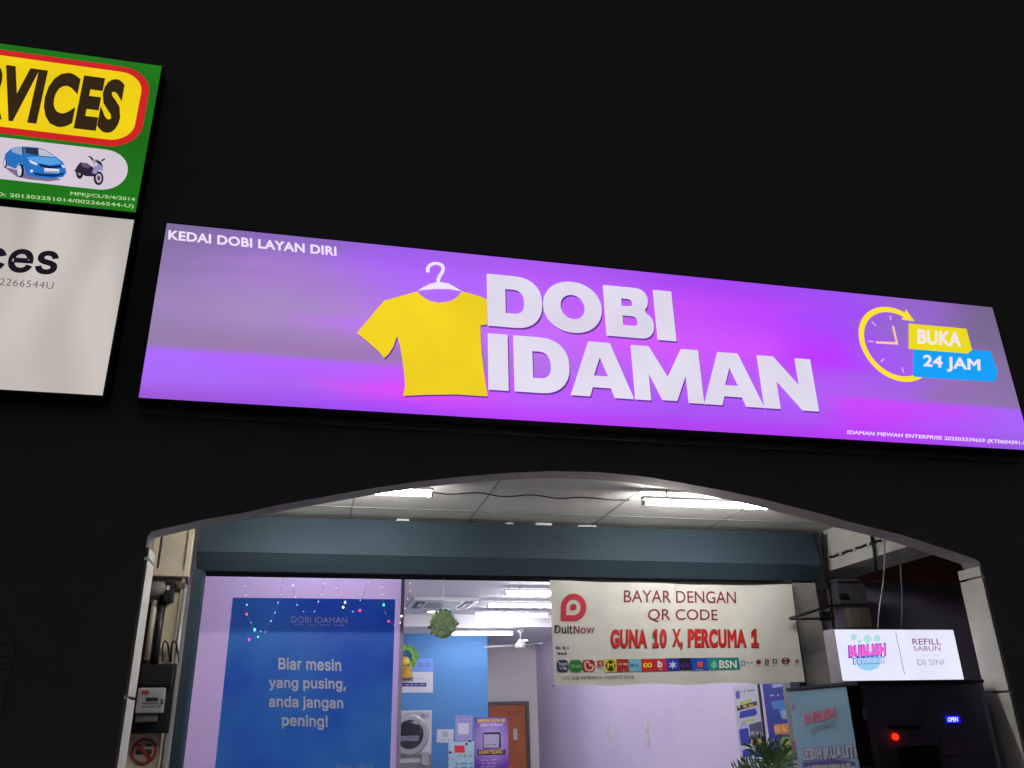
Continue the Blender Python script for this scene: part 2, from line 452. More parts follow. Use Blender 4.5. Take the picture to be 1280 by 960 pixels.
shape(FP, 'sheet', [[(pl, .3), (pr, .3), (pr, pt), (pl, pt)]] + holes, pm, po, 0.0)
q2 = Z(12.8, 400, 930)
text(FP, 'Fama Wash', q2(240, 440), q2(860, 450), q2(240, 300), ink((150, 175, 215)), po, shear=.5, font=False)

# ------------------------------------------------------------------ fairy lights hanging in front of the glass
WIRE = paint('fairy_wire', (0.5, 0.45, 0.62), 0.4)
BC = {'w': (235, 230, 255), 'b': (150, 190, 255), 'g': (60, 255, 160), 'r': (255, 60, 80), 'm': (230, 60, 230), 'c': (110, 235, 230), 'y': (255, 235, 200)}
qs = Z(5.818, 290, 700); qe = Z(3.557, 400, 690)
FL = FY(7.63)
STR = [
 ([(128, 80), (127, 127, 'w'), (95, 188, 'w'), (100, 257, 'w'), (107, 325, 'c'), (107, 395, 'r'), (137, 455, 'b'), (165, 507, 'g'), (190, 560, 'g'), (125, 580, 'm')], qs, 'fairy light strand with green and magenta bulbs at the far left of the poster'),
 ([(378, 72), (383, 115, 'w'), (360, 178, 'w'), (355, 250, 'w'), (335, 310, 'w'), (313, 383, 'b'), (283, 445, 'w'), (243, 525, 'b'), (208, 520, 'b')], qs, 'fairy light strand slanting left in pale bulbs over the top left of the poster'),
 ([(448, 72), (450, 112, 'w'), (445, 185, 'c'), (440, 190, 'w'), (460, 270, 'w'), (473, 327, 'b')], qs, 'short fairy light strand with a cyan bulb left of the poster header'),
 ([(672, 72), (672, 173, 'w'), (652, 255, 'w'), (628, 302, 'w'), (600, 376, 'b'), (520, 374, 'b')], qs, 'fairy light strand ending just above the poster header lettering'),
 ([(760, 72), (757, 203, 'w'), (790, 250, 'w'), (822, 308, 'y'), (808, 345, 'y'), (878, 377, 'b'), (930, 368, 'r')], qs, 'fairy light strand hooking right to a red bulb beside the poster header'),
 ([(1000, 72), (1028, 112, 'w'), (990, 162, 'w'), (933, 292, 'w')], qs, 'short fairy light strand of white bulbs between hooked strand and right poster edge'),
 ([(1103, 72), (1103, 110, 'w'), (1090, 195, 'w'), (1092, 250, 'w'), (1103, 327, 'g'), (1115, 385, 'b'), (1138, 445, 'r'), (1182, 477, 'b')], qs, 'fairy light strand with green and red bulbs at the right poster corner'),
 ([(402, 98), (400, 140, 'w'), (402, 172, 'w'), (390, 210, 'w'), (378, 250, 'w'), (362, 285, 'y'), (356, 315, 'w'), (332, 327, 'b')], qe, 'white fairy light strand hanging at the glass edge beside the entrance'),
]
for pts, qq, lab in STR:
    P = [FL.at(*FL.uv(*qq(p[0], p[1])), random.uniform(-.01, .01)) for p in pts]
    st = thing('fairy_lights', lab, 'fairy lights', tuple(P[0]), 'fairy light strands over the window poster')
    MB().tube(P, 0.0016, 5).build('wire', WIRE, st)
    for p, w in zip(pts, P):
        if len(p) > 2:
            k = {'w': 1.6, 'b': 1.4, 'g': 3.5, 'r': 3.5, 'm': 2.5, 'c': 2.5, 'y': 3.5}[p[2]]
            MB().ball(w + Vector((0, -.006, 0)), random.uniform(.0045, .0068) * (1.5 if p[2] in 'grmy' else 1), 1, (1, 1, 1.2)).build('bulb', glow('bulb_'+p[2], BC[p[2]], k), st)

# ------------------------------------------------------------------ tube lights
def make_tube(x0, y, z, length, label, k, warm, group, rad=0.016):
    t = thing('tube_light', label, 'tube light', (x0+length/2, y, z), group)
    MB().tube([(x0+.02, y, z), (x0+length-.02, y, z)], rad, 12).build('tube', glow('tube_'+warm, {'cool': (255, 252, 246), 'indoor': (250, 250, 255)}[warm], k), t)
    hw = .022 if warm == 'cool' else .06
    MB().box(x0, x0+length, y-hw, y+hw, z+.024, z+.046, .004).build('batten', WHITE, t)
    top = CZ if warm == 'cool' else (IZ if y < 14.2 else RZ)
    for x in (x0+.2, x0+length-.2):
        MB().tube([(x, y, z+.046), (x, y, top)], .006, 6).build('hanger', WHITE, t)
    for x in (x0, x0+length-.02):
        MB().box(x, x+.02, y-.018, y+.018, z-.02, z+.017, .003).build('end_cap', WHITE, t)
    return t
make_tube(-.455, 5.565, 3.12, 1.22, 'lit fluorescent tube half hidden by the left side of the arch', TUBE_OUT, 'cool', 'walkway tube lights')
make_tube(2.30, 5.565, 3.12, 1.22, 'lit fluorescent tube fully visible under the right side of the arch', TUBE_OUT, 'cool', 'walkway tube lights')
make_tube(2.55, 11.25, 3.335, 1.22, 'lit ceiling tube inside the shop, highest and nearest of four', TUBE_IN, 'indoor', 'tube lights on the shop ceiling', .021)
make_tube(2.55, 12.45, 3.335, 1.22, 'lit ceiling tube inside the shop, second from the top, running behind the banner', TUBE_IN, 'indoor', 'tube lights on the shop ceiling', .021)
make_tube(2.56, 13.55, 3.335, 1.22, 'lit ceiling tube inside the shop, third from the top, whole length visible', TUBE_IN, 'indoor', 'tube lights on the shop ceiling', .021)
make_tube(2.2, 14.55, 3.155, 1.22, 'lit ceiling tube inside the shop, lowest and farthest, beside the ceiling fan', TUBE_IN, 'indoor', 'tube lights on the shop ceiling', .021)
# unseen tubes added to brighten the shop, behind the shutter housing and film-covered pane
for x0_, y_, lab_ in ((2.55, 10.05, 'added unseen ceiling tube, deepest of three behind the shutter housing'), (2.55, 9.0, 'added unseen ceiling tube, middle of three behind the shutter housing'),
                      (2.55, 8.05, 'added unseen ceiling tube, just inside the shutter housing'), (-.55, 8.3, 'added unseen ceiling tube just behind the lavender glass'), (-.55, 9.6, 'added unseen ceiling tube deeper behind the lavender glass')):
    make_tube(x0_, y_, 3.335, 1.22, lab_, TUBE_IN*1.6, 'indoor', 'tube lights on the shop ceiling', .021)
FC = CZ-.004
cb = MB(); pts = []
for k in range(25):
    x = .77 + (2.30-.77)*k/24
    pts.append((x, 5.80+.03*math.sin(k*.9), FC-.012-.008*abs(math.sin(k*.55))))
cb.tube(pts, .005, 6)
tag(cb.build('ceiling_cable', DARKMETAL), 'thin dark cable running along the walkway ceiling between the two tubes', 'cable')
# ------------------------------------------------------------------ main lit sign
SY = 4.985
FS = FY(SY)
SX0, SX1, SZ0, SZ1 = -1.09, 5.262, 3.487, 4.713
sign = thing('shop_sign', 'long purple lightbox sign with yellow shirt emblem reading Dobi Idaman above the arch', 'sign', (2.08, 5.14, SZ0))
MB().box(SX0-.012, SX1+.012, SY+.004, F_FRONT-.004, SZ0-.012, SZ1+.012, .004).build('cabinet', CABINET, sign)
MB().box(SX0, SX1, F_FRONT-.05, F_FRONT-.006, SZ0-.055, SZ0-.014).build('support_rail', paint('dull_steel', (0.30, 0.27, 0.33), 0.5, metal=.3), sign)
# printed face: streaks of violet, mauve-grey and magenta
rows = [  # height fraction from the top, colours along the sign
 (0.00, [(0, (128, 108, 158)), (.12, (140, 105, 190)), (.25, (160, 95, 235)), (.4, (170, 90, 240)), (.6, (165, 70, 240)), (.75, (160, 80, 245)), (.88, (150, 100, 205)), (1, (118, 102, 140))]),
 (0.22, [(0, (142, 120, 172)), (.12, (165, 125, 205)), (.27, (176, 104, 255)), (.42, (190, 95, 250)), (.55, (196, 80, 250)), (.66, (192, 70, 255)), (.78, (165, 75, 250)), (.88, (150, 105, 205)), (1, (122, 106, 145))]),
 (0.48, [(0, (158, 132, 186)), (.12, (168, 140, 196)), (.25, (190, 118, 246)), (.38, (196, 110, 250)), (.5, (208, 92, 250)), (.64, (206, 84, 255)), (.74, (186, 58, 255)), (.84, (164, 88, 246)), (.92, (150, 112, 190)), (1, (134, 112, 160))]),
 (0.70, [(0, (150, 126, 172)), (.15, (156, 124, 178)), (.28, (164, 116, 194)), (.4, (180, 110, 235)), (.55, (186, 92, 245)), (.7, (178, 92, 245)), (.82, (166, 100, 230)), (.91, (148, 112, 182)), (1, (140, 116, 166))]),
 (0.755, [(0, (172, 108, 255)), (.15, (180, 100, 255)), (.28, (206, 84, 252)), (.38, (190, 92, 255)), (.55, (176, 92, 250)), (.7, (176, 94, 248)), (.78, (204, 72, 250)), (.9, (190, 80, 250)), (1, (168, 100, 250))]),
 (0.87, [(0, (170, 108, 250)), (.12, (172, 100, 245)), (.27, (222, 76, 250)), (.38, (186, 92, 255)), (.55, (170, 86, 246)), (.7, (172, 88, 246)), (.8, (198, 66, 250)), (.9, (180, 84, 250)), (1, (166, 100, 245))]),
 (1.00, [(0, (158, 88, 215)), (.2, (160, 78, 245)), (.36, (186, 66, 250)), (.55, (178, 66, 240)), (.75, (182, 60, 245)), (.88, (172, 70, 245)), (1, (150, 88, 226))]),
]
sm = bpy.data.materials.new('purple_backlit_print'); sm.use_nodes = True
nt = sm.node_tree; N = nt.nodes; L = nt.links
b = N['Principled BSDF']; b.inputs['Base Color'].default_value = (.06, .02, .12, 1); b.inputs['Roughness'].default_value = .45; b.inputs['Specular IOR Level'].default_value = .15
tc = N.new('ShaderNodeTexCoord')
mp = N.new('ShaderNodeMapping'); mp.inputs['Scale'].default_value = (0.55, 1, 3.0)
L.new(tc.outputs['Object'], mp.inputs['Vector'])
nz = N.new('ShaderNodeTexNoise'); nz.inputs['Scale'].default_value = 1.3; nz.inputs['Detail'].default_value = 3; nz.inputs['Distortion'].default_value = .6
L.new(mp.outputs['Vector'], nz.inputs['Vector'])
sx = N.new('ShaderNodeSeparateXYZ'); L.new(tc.outputs['Object'], sx.inputs['Vector'])
def math_node(op, a, bval=None, clamp=False):
    n = N.new('ShaderNodeMath'); n.operation = op; n.use_clamp = clamp
    for i, v in enumerate((a, bval)):
        if v is None: continue
        if isinstance(v, (int, float)): n.inputs[i].default_value = v
        else: L.new(v, n.inputs[i])
    return n.outputs[0]
wob = math_node('SUBTRACT', nz.outputs['Fac'], .5)
uu = math_node('DIVIDE', math_node('SUBTRACT', sx.outputs['X'], SX0), SX1-SX0)
uu = math_node('ADD', uu, math_node('MULTIPLY', wob, .16))
vv = math_node('DIVIDE', math_node('SUBTRACT', SZ1, sx.outputs['Z']), SZ1-SZ0)
vv2 = math_node('ADD', vv, math_node('MULTIPLY', wob, .05))
prev = None; pv = None
for v, cols in rows:
    rp = N.new('ShaderNodeValToRGB'); cr = rp.color_ramp; cr.interpolation = 'EASE'
    while len(cr.elements) < len(cols): cr.elements.new(.5)
    for el, (p, c) in zip(cr.elements, cols): el.position = p; el.color = (*lin(c), 1)
    L.new(uu, rp.inputs['Fac'])
    if prev is None: prev = rp.outputs['Color']
    else:
        mr = N.new('ShaderNodeMapRange'); mr.interpolation_type = 'SMOOTHSTEP'
        mr.inputs['From Min'].default_value = pv; mr.inputs['From Max'].default_value = v
        L.new(vv2 if v not in (.755,) else math_node('ADD', vv, math_node('MULTIPLY', wob, .02)), mr.inputs['Value'])
        mx = N.new('ShaderNodeMix'); mx.data_type = 'RGBA'
        L.new(mr.outputs['Result'], mx.inputs['Factor']); L.new(prev, mx.inputs['A']); L.new(rp.outputs['Color'], mx.inputs['B'])
        prev = mx.outputs['Result']
    pv = v
L.new(prev, b.inputs['Emission Color']); b.inputs['Emission Strength'].default_value = 1.0
MB().box(SX0, SX1, SY, SY+.0035, SZ0, SZ1).build('sign_face', sm, sign)
# the object coordinates of the face equal world coordinates (mesh built in place)
LW = glow('sign_white', (224, 218, 237), 1.0, .06, 2.0)
LWB = glow('sign_bright_white', (240, 228, 250), 1.0)
SHADE = glow('sign_drop_shadow', (104, 52, 150), 1.0)  # drop shadow of letters and shirt, painted in as dark violet print
YEL = glow('sign_yellow', (240, 210, 36), 1.0, .07, 2.0)
z3 = Z(3.694, 160, 260); z4 = Z(4, 420, 310); z5 = Z(3.765, 720, 340); z6 = Z(4.364, 1000, 360)
text(FS, 'KEDAI DOBI LAYAN DIRI', z3(186, 147), z3(963, 223), z3(188, 103), LWB, sign, bold=.03)
text(FS, 'IDAMAN MEWAH ENTERPRISE 202503339659 (KT0604391-U)', z6(254, 803), z6(1250, 864), z6(257, 776), LWB, sign, bold=.02)
# heavy raised letters
def arc(cx, cy, rx, ry, a0, a1, n=14, p=2.3):
    out = []
    for k in range(n+1):
        t = math.radians(a0+(a1-a0)*k/n); c, s = math.cos(t), math.sin(t)
        out.append((cx + rx*math.copysign(abs(c)**(2/p), c), cy + ry*math.copysign(abs(s)**(2/p), s)))
    return out
def glyph(ch, w, h, s):
    if ch == 'I': return [[(0, 0), (w, 0), (w, h), (0, h)]]
    if ch == 'D':
        r = min(h/2, w*.62); t = s*.80
        o = [(0, 0)] + arc(w-r, h/2, r, h/2, -90, 90) + [(0, h)]
        i = [(s, t)] + arc(w-r-s*.02, h/2, r-s*.98, h/2-t, -90, 90) + [(s, h-t)]
        return [o, i[::-1]]
    if ch == 'O':
        return [arc(w/2, h/2, w/2, h/2, 0, 360, 44, 2.1)[:-1], arc(w/2, h/2, w/2-s*.97, h/2-s*.78, 0, 360, 40, 2.05)[:-1][::-1]]
    if ch == 'B':
        t = s*.70; m = h*.52; wt = w*.92; c = t*.42
        o = [(0, 0)] + arc(w-m*.5, m*.5, m*.5, m*.5, -90, 62) + arc(wt-(h-m)*.5, h-(h-m)*.5, (h-m)*.5, (h-m)*.5, -50, 90) + [(0, h)]
        r1 = (m-t-c)/2+.001; r2 = (h-m-t-c)/2+.001
        i1 = [(s, t)] + arc(w-s*.92-r1, t+r1, r1, r1, -90, 90, 8) + [(s, t+2*r1)]
        b2 = h-t-2*r2
        i2 = [(s, b2)] + arc(wt-s*.92-r2, b2+r2, r2, r2, -90, 90, 8) + [(s, h-t)]
        return [o, i1[::-1], i2[::-1]]
    if ch == 'A':
        tw = s*1.22; a = (w-tw)/2; g = s*1.06
        xl = lambda y: a*y/h
        bar0, bar1 = h*.17, h*.37
        o = [(0, 0), (g, 0), (g+xl(bar0)*.9, bar0), (w-g-xl(bar0)*.9, bar0), (w-g, 0), (w, 0), (w-a, h), (a, h)]
        apex = h*.74
        i = [(w/2-(apex-bar1)*.36, bar1), (w/2+(apex-bar1)*.36, bar1), (w/2, apex)]
        return [o, i[::-1]]
    if ch == 'M':
        d = h*.36
        return [[(0, 0), (s*.88, 0), (s*.88, h*.52), (w*.5-s*.42, h*.02), (w*.5+s*.42, h*.02), (w-s*.88, h*.52), (w-s*.88, 0), (w, 0), (w, h), (w-s*1.02, h), (w/2, h*.44), (s*1.02, h), (0, h)]]
    if ch == 'N':
        return [[(0, 0), (s*.95, 0), (s*.95, h*.55), (w-s*.98, 0), (w, 0), (w, h), (w-s*.95, h), (w-s*.95, h*.45), (s*.98, h), (0, h)]]
def logo_letter(ch, pl, pr, z0, z1):
    x0, x1 = FS.uv(*pl)[0], FS.uv(*pr)[0]; h = z1-z0
    g = glyph(ch, x1-x0, h, .128)
    lo = [[(x0+a, z0+bb) for a, bb in Lp] for Lp in g]
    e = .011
    shape(FS, 'letter_drop_shadow', [[(a+e, bb-e) for a, bb in Lp] for Lp in lo], SHADE, sign, .003)  # drop shadow drawn as a dark copy shifted right and down
    shape(FS, 'letter', lo, LW, sign, .008, .012)
t1, b1 = FS.uv(608, 343.7)[1], FS.uv(608.7, 407.5)[1]
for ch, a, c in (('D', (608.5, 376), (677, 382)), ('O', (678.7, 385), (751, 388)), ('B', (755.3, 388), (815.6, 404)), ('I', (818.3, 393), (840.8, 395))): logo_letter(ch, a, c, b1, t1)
t2, b2 = FS.uv(609.5, 418)[1], FS.uv(610.5, 487.5)[1]
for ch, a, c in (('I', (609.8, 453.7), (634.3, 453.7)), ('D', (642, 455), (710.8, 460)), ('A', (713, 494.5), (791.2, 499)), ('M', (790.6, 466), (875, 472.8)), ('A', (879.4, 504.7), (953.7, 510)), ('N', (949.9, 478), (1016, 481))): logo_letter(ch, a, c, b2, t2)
SHIRT = [(405, 222), (330, 243), (262, 262), (240, 268), (175, 345), (105, 428), (165, 476), (215, 520), (240, 552), (262, 532), (285, 498), (305, 440), (318, 480), (330, 550), (340, 620), (345, 685), (337, 740), (450, 735), (600, 733), (757, 743), (747, 690), (737, 620), (727, 540), (722, 470), (720, 388), (752, 384), (752, 262), (735, 253), (690, 238), (628, 222), (605, 250), (580, 266), (548, 275), (510, 278), (470, 270), (440, 255), (418, 238)]
pshape(FS, 'shirt_drop_shadow', [[(lambda p: (p[0]+1.2, p[1]+1.9))(z4(*p)) for p in SHIRT]], SHADE, sign, .0025)  # the shirt's drop shadow, drawn in the same dark print
shirt = pshape(FS, 'shirt', [[z4(*p) for p in SHIRT]], YEL, sign, .005, .010)
HG = [(405, 220), (430, 204), (470, 184), (510, 175), (560, 182), (592, 200), (627, 222), (570, 212), (500, 210), (450, 214)]
pshape(FS, 'hanger', [[z4(*p) for p in HG]], LWB, shirt, .0165)
hk = [FS.uv(*z4(*p)) for p in [(511, 182), (509, 166), (515, 148), (530, 126), (535, 108), (528, 92), (510, 84), (488, 83), (468, 92), (457, 108), (458, 128)]]
shape(FS, 'hanger_hook', [stroke(hk, .024)], LWB, shirt, .0168)
# clock with arrow, opening-hours badges
def circ3(a, b_, c):
    ax, ay = a; bx, by = b_; cx, cy = c
    d = 2*(ax*(by-cy)+bx*(cy-ay)+cx*(ay-by))
    ux = ((ax*ax+ay*ay)*(by-cy)+(bx*bx+by*by)*(cy-ay)+(cx*cx+cy*cy)*(ay-by))/d
    uy = ((ax*ax+ay*ay)*(cx-bx)+(bx*bx+by*by)*(ax-cx)+(cx*cx+cy*cy)*(bx-ax))/d
    return (ux, uy), math.hypot(ax-ux, ay-uy)
cc, rr = circ3(FS.uv(*z6(318, 245)), FS.uv(*z6(465, 104)), FS.uv(*z6(590, 513)))
YB = glow('sign_lemon', (252, 226, 50), 1.0)
pe = FS.uv(*z6(672, 484)); ps = FS.uv(*z6(565, 155))
a0 = math.degrees(math.atan2(ps[1]-cc[1], ps[0]-cc[0])); a1 = math.degrees(math.atan2(pe[1]-cc[1], pe[0]-cc[0])) + 360
shape(FS, 'clock_ring', [ring(cc, rr, None, 60, a0, a1) + ring(cc, rr-.046, None, 60, a0, a1)[::-1]], YB, sign, .004)
pshape(FS, 'clock_arrow', [[z6(575, 117), z6(623, 183), z6(552, 173), z6(566, 150)]], YB, sign, .0045)
shape(FS, 'clock_hands', [stroke([FS.uv(*z6(505, 208)), FS.uv(*z6(527, 303)), FS.uv(*z6(412, 298))], .018)], glow('sign_peach', (252, 205, 150), 1.0), sign, .0045)
shape(FS, 'clock_ticks', [stroke([FS.uv(*z6(*p)), FS.uv(*z6(*r))], .009) for p, r in (((490, 150), (493, 176)), ((390, 184), (412, 206)), ((370, 291), (400, 294)), ((456, 386), (440, 404)), ((556, 432), (562, 462)))], glow('sign_pink', (232, 190, 255), 1.0), sign, .0045)
bdg = pshape(FS, 'badge', [[z6(590, 195), z6(905, 224), z6(936, 338), z6(912, 359), z6(590, 333)]], glow('sign_lemon_badge', (236, 218, 30), 1.0), sign, .0055)
text(FS, 'BUKA', z6(638, 306), z6(876, 324), z6(638, 226), LWB, bdg, bold=.03, lift=.009)
bdb = pshape(FS, 'badge', [[z6(615, 336), z6(912, 360), z6(936, 339), z6(1036, 347), z6(1077, 466), z6(1056, 513), z6(615, 486)]], glow('sign_cyan_badge', (22, 160, 250), 1.0), sign, .007)
text(FS, '24 JAM', z6(667, 449), z6(980, 473), z6(667, 366), LWB, bdb, bold=.03, lift=.0105)

# ------------------------------------------------------------------ neighbour's two lit signs at the left
NX0, NX1 = -7.6, -1.29
gs = thing('shop_sign', 'green lightbox sign with yellow services panel and vehicle pictures, upper left', 'sign', (-4.4, 5.14, 4.77))
MB().box(NX0-.01, NX1+.005, SY+.004, F_FRONT-.004, 4.762, 6.005, .004).build('cabinet', CABINET, gs)
GREEN = glow('sign_green', (34, 118, 28), 1.0, .22, 1.1)
MB().box(NX0, NX1, SY, SY+.0035, 4.772, 5.997).build('sign_face', GREEN, gs)
z1 = Z(4, 0, 40)
def rr_world(F, x0, pr_px, top_px, bot_px, r):
    return rrect(x0, F.uv(*bot_px)[1], F.uv(*pr_px)[0], F.uv(*top_px)[1], r, 8)
shape(FS, 'panel_border', [rr_world(FS, -7.3, z1(728, 400), z1(500, 158), z1(500, 567), .20)], glow('sign_red', (204, 36, 38), 1.0, .06), gs, .003)
shape(FS, 'text_panel', [rr_world(FS, -7.25, z1(688, 400), z1(500, 187), z1(500, 535), .15)], glow('sign_gold', (238, 206, 22), 1.0, .08), gs, .005)
DK = glow('sign_dark_letter', (52, 38, 22), 1.0)
text(FS, 'VICES', z1(-34, 440), z1(588, 515), z1(33, 166), DK, gs, bold=.055, lift=.008)
text(FS, 'SER', z1(-386, 397), z1(10, 445), z1(-314, 123), DK, gs, bold=.055, lift=.008)
shape(FS, 'picture_panel', [rr_world(FS, -7.25, z1(640, 690), z1(300, 562), z1(300, 768), .155)], glow('sign_lilac_white', (212, 200, 212), 1.0, .05), gs, .003)
zc = Z(7.111, 0, 175)
def pic(name, polys, parent, base=.005):
    root = None
    for k, (col, pts) in enumerate(polys):
        o = shape(FS, name if root is None else 'detail', [[FS.uv(*zc(*p)) for p in pts]], glow('print_%d_%d_%d' % col, col, 1.0), parent if root is None else root, base+k*.0007)
        if root is None: root = o
E_ = lambda cx, cy, rx, ry: ring((cx, cy), rx, ry, 22)
pic('car_picture', [
 ((120, 108, 140), [(38, 245), (150, 330), (260, 355), (430, 372), (545, 358), (520, 345), (300, 330), (120, 260)]),
 ((22, 24, 40), E_(50, 208, 18, 46)), ((22, 24, 40), E_(186, 278, 32, 62)),
 ((40, 112, 190), [(48, 132), (90, 92), (140, 68), (220, 64), (330, 72), (400, 90), (450, 120), (512, 165), (562, 202), (586, 260), (592, 300), (562, 335), (480, 350), (350, 342), (255, 322), (222, 300), (218, 250), (195, 215), (168, 218), (150, 250), (140, 262), (62, 232), (62, 190), (45, 165)]),
 ((205, 205, 225), E_(176, 280, 19, 48)), ((205, 205, 225), E_(46, 210, 9, 34)),
 ((150, 165, 195), [(100, 102), (140, 73), (196, 70), (206, 122), (195, 142), (120, 118)]),
 ((40, 46, 66), [(196, 70), (206, 70), (216, 130), (206, 140)]),
 ((44, 50, 70), [(228, 76), (330, 82), (400, 95), (455, 130), (500, 162), (350, 150), (236, 126)]),
 ((190, 192, 210), [(345, 88), (400, 97), (455, 134), (496, 160), (420, 154), (350, 148)]),
 ((84, 160, 225), [(240, 165), (350, 158), (500, 170), (548, 214), (440, 236), (330, 208), (255, 180)]),
 ((18, 30, 66), [(350, 222), (460, 242), (548, 236), (545, 256), (440, 262), (362, 244)]),
 ((222, 226, 240), [(262, 186), (340, 220), (332, 236), (276, 214)]), ((222, 226, 240), [(552, 226), (580, 246), (578, 262), (556, 250)]),
 ((228, 228, 236), [(400, 262), (532, 272), (528, 302), (402, 296)]), ((40, 44, 66), [(406, 284), (524, 292), (523, 298), (406, 290)]),
 ((16, 40, 90), [(286, 300), (400, 316), (520, 318), (576, 300), (568, 322), (480, 342), (330, 328)]),
 ((226, 232, 250), E_(288, 290, 13, 12)),
], gs)
pic('motorcycle_picture', [
 ((34, 28, 44), E_(710, 292, 34, 58)), ((150, 140, 160), E_(708, 292, 15, 30)), ((34, 28, 44), E_(878, 345, 44, 62)), ((176, 166, 184), E_(880, 345, 27, 42)), ((60, 52, 70), E_(880, 345, 12, 20)),
 ((46, 36, 56), [(662, 285), (690, 238), (718, 204), (780, 216), (832, 250), (852, 290), (842, 332), (762, 328), (724, 306)]),
 ((96, 84, 108), [(720, 206), (780, 214), (816, 242), (790, 262), (735, 246)]),
 ((150, 142, 186), [(828, 190), (870, 180), (918, 232), (918, 290), (884, 272), (856, 312), (820, 300), (842, 242)]),
 ((40, 32, 54), [(845, 180), (900, 202), (918, 244), (872, 214)]), ((54, 46, 64), [(774, 152), (812, 154), (838, 184), (826, 196), (800, 164)]), ((54, 46, 64), [(908, 184), (936, 172), (940, 184), (900, 206)]),
 ((206, 200, 216), [(846, 208), (868, 220), (862, 244), (846, 236)]),
], gs)
PG = glow('sign_pale_green', (176, 206, 150), 1.0)
text(FS, 'MPKJ/CL/5/4/2014', zc(625, 502), zc(1200, 556), zc(630, 462), PG, gs, bold=.02, lift=.0045)
text(FS, '(SSM NO: 201303251014/002266544-U)', zc(-330, 482), zc(1190, 617), zc(-326, 438), PG, gs, bold=.018, lift=.0045)
ws = thing('shop_sign', 'off-white lightbox sign with dark lettering below the green sign', 'sign', (-4.4, 5.14, 3.487))
MB().box(NX0-.01, NX1+.012, SY+.004, F_FRONT-.004, 3.475, 4.722, .004).build('cabinet', CABINET, ws)
wm = bpy.data.materials.new('offwhite_backlit'); wm.use_nodes = True
nt = wm.node_tree; b = nt.nodes['Principled BSDF']; b.inputs['Base Color'].default_value = (.2, .19, .18, 1); b.inputs['Roughness'].default_value = .5
tc = nt.nodes.new('ShaderNodeTexCoord'); mp = nt.nodes.new('ShaderNodeMapping'); mp.inputs['Scale'].default_value = (2.2, 1, .5)
nz = nt.nodes.new('ShaderNodeTexNoise'); nz.inputs['Scale'].default_value = 1.1; nz.inputs['Detail'].default_value = 1
rp = nt.nodes.new('ShaderNodeValToRGB'); e = rp.color_ramp.elements
e[0].position = .35; e[0].color = (*lin((168, 162, 154)), 1); e[1].position = .6; e[1].color = (*lin((203, 195, 190)), 1)
for a_, c_ in ((tc.outputs['Object'], mp.inputs['Vector']), (mp.outputs['Vector'], nz.inputs['Vector']), (nz.outputs['Fac'], rp.inputs['Fac']), (rp.outputs['Color'], b.inputs['Emission Color'])): nt.links.new(a_, c_)
b.inputs['Emission Strength'].default_value = 1.0
MB().box(NX0, NX1, SY, SY+.0035, 3.487, 4.711).build('sign_face', wm, ws)
z2 = Z(3.43, 0, 240)
INKD = glow('sign_black_letter', (26, 22, 34), 1.0)
text(FS, 'ces', z2(-94, 337), z2(240, 358), z2(-70, 234), INKD, ws, bold=.02, font=True)
text(FS, 'Servi', z2(-600, 296), z2(-90, 334), z2(-600, 150), INKD, ws, bold=.02, font=True)
text(FS, '002266544U', z2(-62, 396), z2(227, 418), z2(-55, 366), glow('sign_grey_letter', (112, 104, 104), 1.0), ws, font=True, bold=-.004, space=1.1)

# ------------------------------------------------------------------ payment banner
BY = 6.47
def ripple(u, v):
    return .010*math.sin(u*4.6+v*3) + .004*math.sin(u*10-v*7) + .012*math.exp(-((u-1.95)**2+(v-2.65)**2)/.02) - .004
FB = FY(BY, ripple)
bx0, bx1, bz0, bz1 = FB.uv(687.5, 725)[0], FB.uv(989, 731)[0], FB.uv(693, 857)[1], FB.uv(687, 725)[1]
bn = thing('payment_banner', 'white vinyl banner on QR payment tied under the shutter housing', 'banner', ((bx0+bx1)/2, BY, bz0))
bm = bmesh.new(); NU, NV = 60, 24
vs = [[bm.verts.new(FB.at(bx0+(bx1-bx0)*i/NU, bz0+(bz1-bz0)*j/NV + .006*math.sin(i*.35)*(1 if j in (0,) else 0) - (.012*math.sin(math.pi*i/NU) if j == NV else 0))) for j in range(NV+1)] for i in range(NU+1)]
for i in range(NU):
    for j in range(NV):
        f = bm.faces.new((vs[i][j], vs[i+1][j], vs[i+1][j+1], vs[i][j+1])); f.smooth = True
me = bpy.data.meshes.new('sheet'); bm.to_mesh(me); bm.free()
place(link('sheet', me, paint('vinyl_banner', (0.74, 0.73, 0.67), 0.38, 0.10, 2.5, bump=.16)), bn)
MB().tube([FB.at(bx0, bz1+.006, .002), FB.at((bx0+bx1)/2, bz1-.008, .002), FB.at(bx1, bz1+.006, .002)], .006, 6).build('hem_rod', BLACK, bn)
for (u, v), e_ in (((bx0, bz1), (-.10, .03)), ((bx1, bz1), (.06, .04)), ((bx1, bz0), (.10, -.02)), ((bx0+.01, bz0), (-.02, -.005))):
    p0 = FB.at(u, v); MB().tube([p0, p0+Vector((e_[0], .1 if e_[1] > 0 else .02, e_[1]))], .003, 5).build('tie_cord', BLACK, bn)
zb = Z(3.5556, 670, 700)
MAR = ink((122, 30, 44))
text(FB, 'BAYAR DENGAN', zb(390, 189), zb(893, 193), zb(390, 134), MAR, bn, bold=.006)
text(FB, 'QR CODE', zb(497, 276), zb(808, 277), zb(497, 218), MAR, bn, bold=.006)
